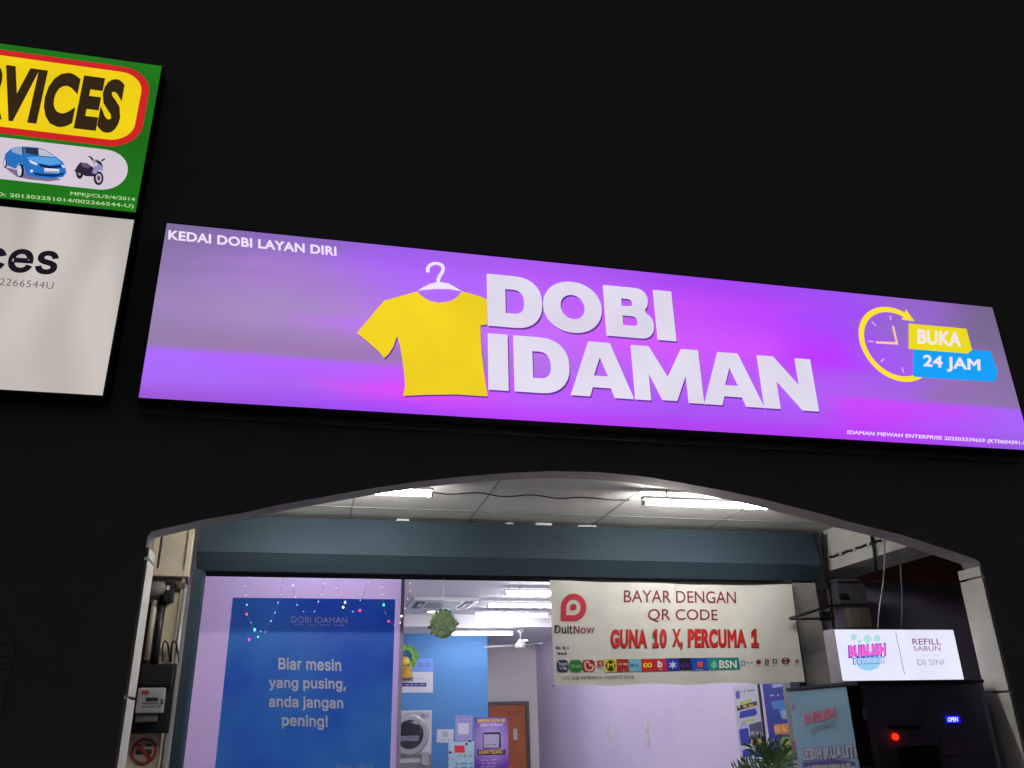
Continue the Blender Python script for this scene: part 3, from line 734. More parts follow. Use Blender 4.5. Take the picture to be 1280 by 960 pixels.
for word, xa, xb, face, yb in (('GUNA', 335, 494, False, 391), ('10', 521, 578, 'grotesque', 390), ('X,', 606, 647, False, 400), ('PERCUMA', 674, 936, False, 389), ('1', 961, 990, 'grotesque', 388)):
    sl_ = -(xa-335)*.004
    text(FB, word, zb(xa-3, yb+3), zb(xb+3, yb+3), zb(xa-3, 307+sl_), ink((92, 66, 48)), bn, bold=.055, lift=.003, font=face)
    text(FB, word, zb(xa, yb), zb(xb, yb), zb(xa, 310+sl_), ink((205, 28, 22)), bn, bold=.045, lift=.0055, font=face)
CRIM = ink((196, 30, 64))
def dshape(x0, y0, x1, y1):
    r = (y1-y0)/2; c = (x0+x1)/2; cy = (y0+y1)/2
    rx = (x1-x0)/2
    return [(x0, y1)] + [(c+rx*math.cos(math.radians(a)), cy+r*math.sin(math.radians(a))) for a in range(90, -181, -12)]
lg = pshape(FB, 'payment_logo', [[zb(*p) for p in dshape(110, 149, 226, 272)], [zb(*p) for p in dshape(135, 176, 200, 245)][::-1]], CRIM, bn, .004)
pshape(FB, 'logo_dot', [[zb(*p) for p in dshape(152, 194, 182, 224)]], CRIM, lg, .004)
text(FB, 'Duit', zb(82, 326), zb(163, 327), zb(82, 288), ink((24, 22, 24)), bn, bold=.012)
text(FB, 'Now', zb(168, 327), zb(262, 326), zb(168, 292), ink((130, 24, 50)), bn, bold=.012)
scribble(FB, zb(88, 402), zb(147, 380), 2, ink((60, 62, 66)), bn, 3)
scribble(FB, zb(96, 425), zb(140, 408), 1, ink((34, 44, 56)), bn, 4)
def icon(x0, x1, col, y0=444, y1=499, r=0):
    d = -(x0-93)*.009
    B_, T_ = FB.uv(*zb(x0, y1+d)), FB.uv(*zb(x1, y0+d))
    return shape(FB, 'bank_icon', [rrect(B_[0], B_[1], T_[0], T_[1], max(.001, r*.004), 4)], ink(col), bn, .005), d
W_ = ink((232, 232, 230))
i, d = icon(93, 143, (24, 44, 92), r=7); text(FB, 'Touch', zb(98, 470), zb(139, 470), zb(98, 454), W_, i, bold=.02, lift=.008); text(FB, "'n Go", zb(101, 488), zb(137, 488), zb(101, 474), W_, i, bold=.02, lift=.008)
i, d = icon(150, 203, (12, 120, 44), r=7); text(FB, 'Grab', zb(156, 481), zb(198, 481), zb(156, 464), ink((150, 225, 160)), i, bold=.01, lift=.008)
i, d = icon(207, 260, (150, 24, 32), r=7)
hp = [(218, 456), (228, 450), (236, 458), (238, 468), (250, 468), (254, 476), (250, 488), (238, 492), (222, 488), (217, 474), (218, 456)]
shape(FB, 'icon_mark', [stroke([FB.uv(*zb(*p)) for p in hp], .013)], ink((240, 180, 175)), i, .008)
i, d = icon(273, 300, (176, 36, 60), 448, 474, 2); text(FB, 'S', zb(281, 471), zb(292, 471), zb(281, 454), W_, i, bold=.02, lift=.008)
text(FB, 'Pay', zb(276, 491), zb(300, 491), zb(276, 478), ink((120, 116, 118)), bn)
i, d = icon(308, 357, (214, 204, 24), 442, 499)
pshape(FB, 'icon_mark', [E_(*zb(332, 470), 22/3.556, 24/3.556)], ink((20, 20, 18)), i, .007); text(FB, 'M', zb(317, 483), zb(347, 483), zb(317, 456), ink((226, 214, 30)), i, bold=.02, lift=.010)
i, d = icon(362, 412, (166, 26, 26), 442, 498); scribble(FB, zb(366, 470), zb(408, 456), 2, W_, i, 5, lift=.008); scribble(FB, zb(386, 492), zb(396, 486), 1, W_, i, 6, lift=.008)
i, d = icon(420, 468, (110, 184, 214), 442, 498); scribble(FB, zb(424, 478), zb(462, 458), 2, ink((30, 110, 180)), i, 7, lift=.008)
i, d = icon(473, 523, (196, 34, 20), 442, 498)
for cx in (489, 506): pshape(FB, 'icon_mark', [E_(*zb(cx, 467), 11/3.556, 10/3.556), E_(*zb(cx, 467), 5/3.556, 5/3.556)[::-1]], ink((250, 206, 40)), i, .008)
i, d = icon(526, 577, (192, 28, 50), 442, 498); text(FB, 'b', zb(540, 478), zb(561, 478), zb(540, 448), W_, i, bold=.05, lift=.008); scribble(FB, zb(538, 489), zb(564, 483), 1, W_, i, 8, lift=.008)
i, d = icon(581, 632, (22, 50, 168), 441, 497)
star = []
for k in range(12):
    r_ = 20 if k % 2 == 0 else 8; a = math.radians(30*k+90); star.append(zb(606+r_*math.cos(a), 467+r_*math.sin(a)))
pshape(FB, 'icon_mark', [star], ink((226, 236, 252)), i, .008)
i, d = icon(636, 687, (20, 14, 34), 441, 496); text(FB, 'GX', zb(642, 478), zb(681, 478), zb(642, 460), ink((124, 40, 190)), i, lift=.008)
i, d = icon(690, 760, (18, 70, 180), 441, 496); pshape(FB, 'icon_mark', [[zb(714, 452), zb(738, 452), zb(738, 478), zb(714, 478)]], ink((226, 92, 40)), i, .008); scribble(FB, zb(712, 490), zb(740, 484), 1, W_, i, 9, lift=.008)
i, d = icon(764, 900, (16, 132, 122), 440, 494); text(FB, 'BSN', zb(812, 482), zb(890, 482), zb(812, 446), ink((236, 244, 238)), i, bold=.03, lift=.008)
pshape(FB, 'icon_mark', [[zb(789, 444), zb(800, 458), zb(803, 472), zb(792, 482), zb(791, 492), zb(787, 492), zb(786, 482), zb(775, 472), zb(778, 458)]], ink((120, 200, 190)), i, .008)
pshape(FB, 'bank_icon', [[zb(910, 448), zb(928, 448), zb(928, 470), zb(910, 470)], [zb(914, 452), zb(924, 452), zb(924, 466), zb(914, 466)][::-1]], ink((96, 116, 160)), bn)
scribble(FB, zb(932, 462), zb(964, 452), 2, ink((120, 130, 150)), bn, 11)
def flower(cx, cy, r):
    return [zb(cx+(r if k % 2 == 0 else r*.55)*math.cos(k*math.pi/9), cy+(r if k % 2 == 0 else r*.55)*math.sin(k*math.pi/9)) for k in range(18)]
pshape(FB, 'bank_icon', [flower(990, 453, 15)], ink((122, 36, 46)), bn)
pshape(FB, 'bank_icon', [[zb(1020, 441), zb(1037, 441), zb(1037, 466), zb(1020, 466)], [zb(1024, 446), zb(1033, 446), zb(1033, 451), zb(1024, 451)][::-1], [zb(1024, 456), zb(1033, 456), zb(1033, 461), zb(1024, 461)][::-1]], ink((124, 70, 70)), bn)
pshape(FB, 'bank_icon', [[zb(1055, 440), zb(1074, 440), zb(1074, 459), zb(1055, 459)], [zb(1059, 444), zb(1070, 444), zb(1070, 455), zb(1059, 455)][::-1]], ink((80, 70, 76)), bn)
pshape(FB, 'bank_icon', [[zb(1092, 448), zb(1102, 434), zb(1124, 434), zb(1135, 448), zb(1124, 462), zb(1102, 462)], [zb(1104, 438), zb(1122, 438), zb(1113, 447)][::-1], [zb(1104, 458), zb(1113, 449), zb(1122, 458)][::-1]], ink((116, 54, 56)), bn)
pshape(FB, 'bank_icon', [[zb(1160, 440), zb(1166, 436), zb(1172, 446), zb(1170, 458), zb(1154, 458), zb(1154, 446)]], ink((150, 140, 138)), bn)
for k, (x0, x1) in enumerate(((976, 1004), (1018, 1042), (1052, 1080), (1092, 1134), (1152, 1178))): scribble(FB, zb(x0, 476-k*1.5), zb(x1, 470-k*1.5), 1, ink((150, 132, 128)), bn, 20+k)
text(FB, '+20 lagi aplikasi e-wallet & bank', zb(110, 536), zb(440, 530), zb(110, 514), ink((104, 98, 88)), bn, bold=-.004)

# ------------------------------------------------------------------ meter group on the left pilaster
PY = 6.449
FM = FY(PY); zm = Z(3.2, 140, 660)
def mrect(x0, y0, x1, y1):
    a, c = FM.uv(*zm(x0, y1)), FM.uv(*zm(x1, y0)); return a[0], c[0], a[1], c[1]
CREAMP = paint('old_cream_paint', (0.68, 0.62, 0.48), 0.55, 0.2, 5)
bxo = thing('fuse_box', 'cream framed fuse box at the top of the pilaster, under the arch', 'fuse box', (FM.uv(*zm(240, 120))[0], PY, FM.uv(*zm(240, 200))[1]))
x0, x1, a, c = mrect(178, 205, 322, 18); z0, z1_ = FM.uv(*zm(240, 200))[1], FM.uv(*zm(240, 12))[1]
xl, xr = FM.uv(*zm(172, 110))[0], FM.uv(*zm(322, 110))[0]
MB().box(xl, xr, PY-.09, PY-.001, z0, z1_, .005).build('box_body', CREAMP, bxo)
MB().box(xl-.005, xl+.035, PY-.105, PY-.091, z0-.003, z1_+.003, .003).box(xr-.03, xr+.005, PY-.105, PY-.091, z0-.003, z1_+.003, .003).box(xl+.036, xr-.031, PY-.104, PY-.091, z0-.003, z0+.04, .003).build('door_frame', paint('yellowed_trim', (0.74, 0.66, 0.48), .5, .2), bxo)
MB().box(xl+.042, xl+.052, PY-.098, PY-.091, z0+.05, z1_-.02).build('door_seam', DARKMETAL, bxo)
cut = thing('isolator_switch', 'dark isolator switch and grey cable gland right under the cream fuse box', 'switch', (xl, PY, z0-.1))
g0 = FM.uv(*zm(185, 250)); MB().lathe((g0[0], PY-.06, g0[1]), (1, 0, .1), [(.03, -.07), (.05, -.06), (.055, 0), (.045, .06), (.02, .075)], 16).build('gland', paint('dull_grey', (.2, .19, .18), .6), cut)
x0, x1, a, c = mrect(212, 298, 258, 222)
x0, x1, a, c = mrect(212, 222, 258, 298)
MB().box(x0, x1, PY-.10, PY-.002, a, c, .008).build('switch_body', BLACK, cut)
x0, x1, a, c = mrect(262, 222, 298, 246); MB().box(x0, x1, PY-.04, PY-.002, a, c, .004).build('number_plate', paint('brown_plate', (.10, .07, .05), .5), cut)
x0, x1, a, c = mrect(226, 240, 240, 256); MB().box(x0, x1, PY-.106, PY-.101, a, c).build('label_sticker', WHITE, cut)
p0, p1 = FM.uv(*zm(172, 322)), FM.uv(*zm(160, 530))
tag(MB().tube([(p0[0], PY-.03, p0[1]+.05), (p0[0], PY-.03, p1[1])], .022, 10).build('cable_conduit', CREAMP), 'cream vertical conduit between the isolator switch and the meter', 'conduit')
p0, p1 = FM.uv(*zm(205, 310)), FM.uv(*zm(185, 545))
tag(MB().tube([(p0[0], PY-.035, p0[1]+.06), (p0[0]-.005, PY-.035, (p0[1]+p1[1])/2), (p0[0], PY-.035, p1[1])], .026, 10).build('supply_cable', BLACK), 'thick black supply cable running down into the meter', 'cable')
x0, x1, a, c = mrect(118, 300, 146, 560); zz0, zz1 = a, c
xb0, xb1 = FM.uv(*zm(128, 430))[0], FM.uv(*zm(152, 430))[0]
tag(MB().box(xb0, xb1, PY-.02, PY-.001, zz0, zz1, .003).build('wooden_batten', paint('dark_wood', (.09, .045, .025), .7, .3)), 'narrow brown wooden batten left of the cream conduit', 'batten')
for k, xx in enumerate((215, 250)):
    pts = [FM.at(*FM.uv(*zm(xx + 2 - 14*math.cos(math.pi*k2/12)*(1.0 if k2 < 6 else 1.1), 537 - 82*math.sin(math.pi*k2/12)**.8)), .02 + .035*math.sin(math.pi*k2/12)) for k2 in range(13)]
    tag(MB().tube(pts, .006, 6).build('cable_loop', BLACK), ['left of two thin black cable loops above the meter', 'right of two thin black cable loops above the meter'][k], 'cable')
mt = thing('electric_meter', 'black electricity meter with a grey face on the beige pilaster', 'meter', (FM.uv(*zm(165, 690))[0], PY, FM.uv(*zm(165, 820))[1]))
xl, xr = FM.uv(*zm(98, 690))[0], FM.uv(*zm(246, 690))[0]; zt, zbm = FM.uv(*zm(180, 545))[1], FM.uv(*zm(160, 822))[1]
MB().box(xl, xr, PY-.05, PY-.001, zbm, zt, .008).build('backboard', BLACK, mt)
fx0, fx1 = FM.uv(*zm(110, 700))[0], FM.uv(*zm(216, 700))[0]; fz0, fz1 = FM.uv(*zm(160, 742))[1], FM.uv(*zm(165, 642))[1]
MB().box(fx0, fx1, PY-.125, PY-.051, fz0, fz1, .012).build('meter_face', paint('meter_grey', (.50, .50, .52), .35, .05), mt)
MB().box(fx0+.005, fx1-.03, PY-.11, PY-.051, fz0-.055, fz0-.003, .008).build('terminal_cover', paint('smoked_cover', (.16, .16, .17), .3), mt)
MB().box(xl+.01, xr-.01, PY-.10, PY-.051, fz1+.01, zt-.01, .02).build('upper_cover', paint('black_cover', (.015, .015, .017), .35), mt)
FMF = FY(PY-.1252)
pshape(FMF, 'display', [[zm(135, 693), zm(184, 693), zm(185, 678), zm(136, 678)]], ink((40, 44, 40)), mt, .002)
pshape(FMF, 'push_button', [[zm(192, 705), zm(206, 705), zm(207, 684), zm(194, 684)]], ink((90, 92, 98)), mt, .002)
pshape(FMF, 'rating_plate', [[zm(120, 704), zm(186, 704), zm(186, 698), zm(120, 698)]], ink((120, 122, 126)), mt, .002)
pshape(FMF, 'warning_mark', [[zm(117, 666), zm(148, 666), zm(148, 650), zm(118, 650)]], ink((190, 70, 80)), mt, .002)
scb = scribble_loops(FMF, zm(122, 722), zm(196, 708), 4, 31); shape(FMF, 'lettering', scb, ink((60, 60, 62)), mt, .002)
ns = thing('no_smoking_sticker', 'round red no-smoking sticker below the meter', 'sticker', (*FM.at(*FM.uv(*zm(128, 895))),))
cc_ = FM.uv(*zm(128, 893)); rad = abs(FM.uv(*zm(180, 893))[0]-cc_[0])
RED = ink((150, 48, 34))
shape(FM, 'backing', [ring(cc_, rad*1.04)], paint('sticker_backing', (.42, .36, .27), .6), ns, .002)
shape(FM, 'prohibition_ring', [ring(cc_, rad), ring(cc_, rad*.80)[::-1]], RED, ns, .004)
shape(FM, 'cigarette', [[(cc_[0]-rad*.62, cc_[1]-.02), (cc_[0]+rad*.6, cc_[1]-.02), (cc_[0]+rad*.6, cc_[1]+.012), (cc_[0]-rad*.62, cc_[1]+.012)], [(cc_[0]+rad*.1, cc_[1]+.03), (cc_[0]+rad*.55, cc_[1]+.03), (cc_[0]+rad*.5, cc_[1]+.045), (cc_[0]+rad*.1, cc_[1]+.045)]], ink((56, 44, 38)), ns, .004)
shape(FM, 'slash', [stroke([(cc_[0]-rad*.62, cc_[1]+rad*.62), (cc_[0]+rad*.62, cc_[1]-rad*.62)], .022)], RED, ns, .006)
p0 = FM.uv(*zm(266, 620))
tag(MB().tube([(-.893, PY-.02, .13), (-.893, PY-.02, 2.05), (-.893, PY-.02, 2.62)], .016, 10).build('steel_conduit', paint('galvanised', (.42, .42, .42), .45, .25, 8, metal=.3)), 'pale steel conduit running down between the meter and the dark shutter guide', 'conduit')

# ------------------------------------------------------------------ right side: conduit, boxes, bracket, cables on the beam
tag(MB().tube([(4.405, 6.62, .13), (4.405, 6.62, 2.6), (4.42, 6.62, 2.9), (4.43, 6.6, 3.19)], .014, 10).build('conduit_pipe', DARKMETAL), 'dark vertical conduit pipe on the right edge of the shopfront', 'conduit')
FR = FY(6.64); zr = Z(6, 1000, 640)
def rbox(F, x0, y0, x1, y1, dep, mat, parent, name, bev=.006):
    a, c = F.uv(*zr(x0, y1)), F.uv(*zr(x1, y0)); y = F.O.y
    return MB().box(a[0], c[0], y-dep, y, a[1], c[1], bev).build(name, mat, parent)
DULL = paint('dim_grey_box', (.08, .075, .095), .6, .2)
def rthing(name, label, cat, x, y): return thing(name, label, cat, (*FR.at(*FR.uv(*zr(x, y))),))
t = rthing('isolator_box', 'grey isolator box on the wall right of the shutter, above the beige one', 'electrical box', 330, 700)
rbox(FR, 245, 545, 420, 700, .12, DULL, t, 'box_body'); rbox(FY(6.517), 290, 612, 350, 652, .02, BLACK, t, 'switch'); rbox(FR, 215, 520, 372, 540, .15, DULL, t, 'rain_cover')
t = rthing('junction_box', 'dull beige junction box behind the left end of the detergent lightbox', 'electrical box', 380, 860)
rbox(FR, 345, 730, 470, 870, .10, paint('dim_beige', (.15, .13, .11), .6, .2), t, 'box_body'); rbox(FY(6.537), 385, 745, 440, 860, .006, paint('dim_beige_lid', (.18, .15, .12), .5, .2), t, 'lid')
t = thing('wall_bracket', 'dark steel arm bracket sticking out over the right end of the banner', 'bracket', (4.2, 6.6, 2.4))
FBK = FY(6.40)
A0 = FBK.at(*FBK.uv(987, 773)); A1 = Vector((4.40, 6.58, FR.uv(1046, 758)[1])); A2 = Vector((4.40, 6.58, FR.uv(1040, 774)[1]))
MB().tube([A0, A1], .011, 8).build('upper_bar', DARKMETAL, t); MB().tube([A0 + Vector((.0, -.02, -.008)), A2], .010, 8).build('lower_bar', DARKMETAL, t)
rbox(FR, 150, 750, 240, 815, .03, DARKMETAL, t, 'mount_plate', .003)
bc = MB(); P = []
for k in range(30):
    y = 6.8 - 1.3*k/29
    P.append((4.488, y, 2.972+.004*math.sin(k*2.1)))
bcl = thing('beam_cable', 'black cable clipped along the side of the beam at the upper right', 'cable', (4.49, 6.2, 2.97))
MB().tube(P, .011, 6).build('cable', BLACK, bcl)
for k in range(6):
    y = 6.65-k*.2
    MB().box(4.472, 4.499, y-.014, y+.014, 2.956, 2.99, .002).build('clip', WHITE, bcl)
tag(MB().tube([(4.47, 5.98, 3.07), (4.47, 5.98, 2.9), (4.46, 6.0, 2.74)], .014, 8).build('cable_drop', BLACK), 'short thick black cable hanging off the right beam', 'cable')
FH = FY(5.75)
def cord(ps, label, c):
    P = [FH.at(*FH.uv(*p)) for p in ps]
    tag(MB().tube(P, .0055, 6).build('cord', c), label, 'cord', 'cords hanging to the detergent lightbox')
cord([(1105, 674), (1106, 700), (1104, 730), (1099, 762), (1097, 790)], 'pale curved cord hanging down to the detergent lightbox', paint('pale_cord', (.45, .45, .46), .5))
cord([(1125, 676), (1126, 715), (1128, 750), (1127, 790)], 'darker straight cord hanging right of the pale one to the detergent lightbox', paint('grey_cord', (.16, .16, .17), .5))

# ------------------------------------------------------------------ detergent vending machine and its lightbox
MX0, MX1, MY0, MY1, MZ = 3.63, 4.60, 5.30, 6.19, 1.862
vm = thing('vending_machine', 'dark detergent vending machine with a pale blue side in the arch, beneath a lightbox', 'vending machine', ((MX0+MX1)/2, (MY0+MY1)/2, .12))
MB().box(MX0+.004, MX1, MY0, MY1, .13, MZ-.024, .008).build('body', paint('machine_black', (.20, .165, .26), .4, .15), vm)
MB().box(MX0-.012, MX1+.03, MY0-.02, MY1+.01, MZ-.022, MZ, .005).build('top_cap', BLACK, vm)
FV = FX(MX0)
MB().box(MX0-.002, MX0+.003, MY0+.04, MY1-.005, .15, MZ-.03).build('side_panel', paint('pale_blue_panel', (.20, .36, .48), .45, .10, 2), vm)
FVd = FX(MX0-.002); zv = Z(8.727, 985, 850)
text(FVd, 'BUBLISH', zv(192, 484), zv(535, 412), zv(180, 372), ink((196, 92, 118)), vm, bold=.05)
text(FVd, 'DETERGENT', zv(255, 585), zv(520, 500), zv(250, 520), ink((120, 140, 156)), vm, bold=.03)
text(FVd, 'LEBIH KUALITI', zv(165, 885), zv(770, 850), zv(150, 745), ink((92, 76, 116)), vm, bold=.06, lift=.003)
text(FVd, 'LEBIH KUALITI', zv(172, 880), zv(764, 846), zv(157, 750), ink((176, 170, 184)), vm, bold=.035, lift=.005)
pshape(FVd, 'ribbon_print', [[zv(160, 905), zv(480, 865), zv(735, 895), zv(745, 935), zv(480, 915), zv(170, 955)]], ink((76, 56, 130)), vm, .003)
text(FVd, 'LEBIH JIMAT', zv(230, 1010), zv(700, 990), zv(225, 935), ink((190, 182, 160)), vm, bold=.04, lift=.005)
for p in ((62, 290, 18, 40), (66, 710, 22, 50)): pshape(FVd, 'bubble_print', [E_(*zv(p[0], p[1]), p[2]/8.7, p[3]/8.7)], ink((150, 92, 130)), vm, .003)
FVF = FY(MY0); zf = Z(5.12, 1030, 820)
def fbox(x0, y0, x1, y1, d0, d1, mat, name, bev=.004):
    a, c = FVF.uv(*zf(x0, y1)), FVF.uv(*zf(x1, y0)); return MB().box(a[0], c[0], MY0-d1, MY0-d0, a[1], c[1], bev).build(name, mat, vm)
fbox(480, 577, 712, 720, .001, .03, paint('dispense_recess', (.008, .008, .01), .6), 'dispense_recess')
fbox(480, 566, 712, 577, .001, .06, paint('recess_hood', (.14, .13, .15), .4), 'recess_hood')
fbox(375, 590, 470, 720, .001, .02, paint('keypad', (.10, .09, .11), .4), 'keypad')
fbox(415, 440, 612, 472, .001, .012, paint('slot_strip', (.02, .015, .02), .4), 'slot_strip')
cR = FVF.uv(*zf(450, 517))
MB().ball((cR[0], MY0-.012, cR[1]), .022, 2).build('power_button', glow('red_led', (255, 40, 20), 2.2), vm)
cB0, cB1 = FVF.uv(*zf(782, 428)), FVF.uv(*zf(862, 382))
MB().box(cB0[0], cB1[0], MY0-.008, MY0-.001, cB0[1], cB1[1], .003).build('status_display', glow('blue_led', (30, 20, 235), 1.4), vm)
text(FY(MY0-.008), 'OPEN', zf(790, 422), zf(854, 420), zf(790, 392), glow('led_text', (170, 190, 255), 2.0), vm, bold=.03, lift=.003)
fbox(228, 190, 233, 720, .001, .004, BLACK, 'door_seam', .001)
for k in range(5): fbox(520+k*30, 476, 536+k*30, 490, .001, .010, paint('button_grey', (.22, .20, .24), .4), 'button', .002)
for k in range(6): fbox(640+k*34, 640, 660+k*34, 646, .001, .004, BLACK, 'vent_slot', .001)
fbox(760, 520, 870, 640, .001, .006, paint('instruction_card', (.26, .16, .24), .5, .3, 14), 'instruction_card', .002)
fbox(253, 330, 262, 410, .001, .02, GREYMETAL, 'door_handle', .002)
LBY = 5.50
FLB = FY(LBY); zl = Z(7.529, 1040, 780)
a, c = FLB.uv(*zl(100, 510)), FLB.uv(*zl(1140, 48))
lx0 = FLB.uv(*zl(25, 60))[0]; lx1 = FLB.uv(*zl(1140, 55))[0]; lz0, lz1 = MZ+.012, FLB.uv(*zl(25, 52))[1]
lb = thing('lightbox', 'small bright white lightbox advertising detergent refills on top of the vending machine', 'lightbox', ((lx0+lx1)/2, LBY, MZ))
MB().box(lx0-.006, lx1+.006, LBY+.004, LBY+.14, MZ+.001, lz1+.006, .004).build('cabinet', paint('silver_cabinet', (.30, .29, .34), .4, .1), lb)
MB().box(lx0, lx1, LBY, LBY+.0035, lz0, lz1).build('light_face', glow('lightbox_white', (230, 231, 252), 1.0, .04, 4), lb)
pshape(FLB, 'divider', [[zl(590, 66), zl(597, 66), zl(685, 474), zl(677, 474)]], glow('divider_grey', (150, 150, 175), 1), lb, .003)
pshape(FLB, 'bubble_logo', [E_(*zl(340, 345), 118/7.53, 95/7.53)], glow('logo_sky', (150, 205, 245), 1.0), lb, .003)
for p in ((203, 125, 32), (420, 135, 34), (330, 140, 40), (255, 165, 22)): pshape(FLB, 'bubble', [E_(*zl(p[0], p[1]), p[2]/7.53, p[2]/7.53)], glow('logo_mint', (178, 222, 226), 1.0), lb, .0035)
text(FLB, 'BUBLISH', zl(150, 325), zl(508, 300), zl(145, 200), glow('logo_violet', (120, 60, 190), 1.0), lb, bold=.09, lift=.005)
text(FLB, 'BUBLISH', zl(160, 310), zl(500, 290), zl(155, 208), glow('logo_pink', (252, 104, 214), 1.0), lb, bold=.05, lift=.007)
text(FLB, 'DETERGENT', zl(195, 385), zl(500, 370), zl(190, 318), glow('logo_navy', (46, 84, 176), 1.0), lb, bold=.07, lift=.006)
text(FLB, 'DETERGENT', zl(202, 378), zl(494, 364), zl(197, 326), glow('logo_ice', (200, 228, 255), 1.0), lb, bold=.03, lift=.008)
LP = glow('refill_plum', (138, 88, 124), 1.0)
text(FLB, 'REFILL', zl(755, 195), zl(1025, 195), zl(748, 138), LP, lb, bold=.012)
text(FLB, 'SABUN', zl(765, 255), zl(1020, 252), zl(760, 208), LP, lb, bold=.0)
text(FLB, 'anda', zl(840, 308), zl(1000, 305), zl(840, 284), glow('refill_pale', (200, 198, 212), 1.0), lb)
text(FLB, 'DI SINI', zl(805, 388), zl(1055, 386), zl(795, 334), glow('refill_grey', (150, 152, 180), 1.0), lb, bold=.0)

# ------------------------------------------------------------------ inside the shop
# cassette air conditioner
ac = thing('air_conditioner', 'white ceiling cassette air conditioner inside the shop, above the green ornament', 'air conditioner', (1.91, 12.77, IZ))
ax0, ax1, ay0, ay1 = 1.43, 2.39, 12.29, 13.25
MB().box(ax0, ax1, ay0, ay1, IZ-.05, IZ-.001, .015).build('panel', paint('ac_white', (.70, .70, .70), .4, .04), ac)
MB().box(ax0+.24, ax1-.24, ay0+.2, ay1-.2, IZ-.056, IZ-.049).build('grille', paint('ac_grille', (.38, .37, .32), .5, .1), ac)
for xa in (ax0+.06, ax1-.19):
    MB().box(xa, xa+.13, ay0+.14, ay1-.14, IZ-.058, IZ-.051, .002).build('louvre', paint('ac_slot', (.10, .10, .12), .5), ac)
for xa in (ax0+.12, ax1-.16):
    MB().box(xa, xa+.05, ay0+.3, ay1-.3, IZ-.062, IZ-.0585).build('flap', WHITE, ac)
# downlights
def downlight(px, py, z, label):
    d = FWD + (px-640)/FPX*RIGHT - (py-480)/FPX*UP; p = EYE + d*((z-1.6)/d.z)
    t = thing('downlight', label, 'downlight', tuple(p), 'round downlights in the shop ceiling')
    MB().lathe(p, (0, 0, -1), [(.11, .001), (.12, .006), (.11, .02), (.095, .022)], 28).build('trim_ring', WHITE, t)
    MB().lathe(p, (0, 0, -1), [(.092, .0225), (.09, .027), (.05, .03)], 28).build('lens', glow('downlight_lens', (255, 250, 225), 6.0), t)
downlight(541, 763, IZ, 'round lit downlight below the air conditioner')
downlight(654, 799, RZ, 'round lit downlight beside the ceiling fan at the back')
# ceiling fan
fx, fy = 3.54, 14.5
fan = thing('ceiling_fan', 'white three-blade ceiling fan hanging at the back of the shop', 'ceiling fan', (fx, fy, RZ))
MB().lathe((fx, fy, RZ), (0, 0, -1), [(.05, .001), (.06, .03), (.02, .07), (.013, .08), (.013, .16)], 20).build('rod', WHITE, fan)
MB().lathe((fx, fy, RZ-.16), (0, 0, -1), [(.02, 0), (.035, .02), (.09, .10), (.105, .125), (.10, .15), (.06, .17)], 28).build('motor', WHITE, fan)
for a in (172, 292, 52):
    ca, sa = math.cos(math.radians(a)), math.sin(math.radians(a)); bb = MB()
    n = 8; T, B2 = [], []
    for k in range(n+1):
        r_ = .09 + .56*k/n; w = .045+.02*k/n
        for lst, off in ((T, w), (B2, -w)):
            lst.append(bb.bm.verts.new((fx+ca*r_-sa*off, fy+sa*r_+ca*off, RZ-.285+.02*(off > 0)-.02*(k/n)**2)))
    for k in range(n): bb.bm.faces.new((T[k], T[k+1], B2[k+1], B2[k]))
    r = bmesh.ops.solidify(bb.bm, geom=bb.bm.faces[:], thickness=.006)
    bb.build('blade', WHITE, fan)
# green round ornament hanging from the shutter
FO = FY(6.78); oc = Vector(FO.at(*FO.uv(554, 781))); orad = .5*abs(FO.uv(571.5, 781)[0]-FO.uv(536.5, 781)[0])
orn = thing('hanging_ornament', 'round mossy green woven ornament hanging in the entrance', 'ornament', tuple(oc))
OG = paint('ornament_green', (.20, .28, .15), .8, .5, 40, bump=.6)
MB().ball(oc, orad*.93, 3, (1, .35, 1)).build('woven_ball', OG, orn)
lf = MB(); rnd = random.Random(5)
for k in range(700):
    t = rnd.uniform(0, 2*math.pi); r_ = orad*math.sqrt(rnd.random())*.98
    base = oc + Vector((r_*math.cos(t), -.36*math.sqrt(max(0, orad**2-r_**2))-.002, r_*math.sin(t)))
    a = rnd.uniform(0, 2*math.pi); s = orad*.10
    d1 = Vector((math.cos(a), -.35, math.sin(a)))*s; d2 = Vector((-math.sin(a), -.1, math.cos(a)))*s*.45
    lf.quad(base, base+d1*.5+d2, base+d1, base+d1*.5-d2)
lo = lf.build('leaf_scales', paint('ornament_leaf', (.28, .42, .22), .7, .6, 30), orn)
kn = MB()
for a, s in ((100, .2), (80, .2), (62, .16), (120, .16), (5, .2), (190, .18), (215, .12)):
    kn.ball(oc + Vector((math.cos(math.radians(a))*orad*1.0, 0, math.sin(math.radians(a))*orad*1.0)), orad*s*.7, 1, (1.2, .6, 1))
kn.build('edge_knots', paint('ornament_dark', (.045, .10, .05), .7, .3, 20), orn)
MB().tube([oc+Vector((0, 0, orad)), Vector((oc.x, oc.y, 2.757))], .003, 5).build('string', WHITE, orn)
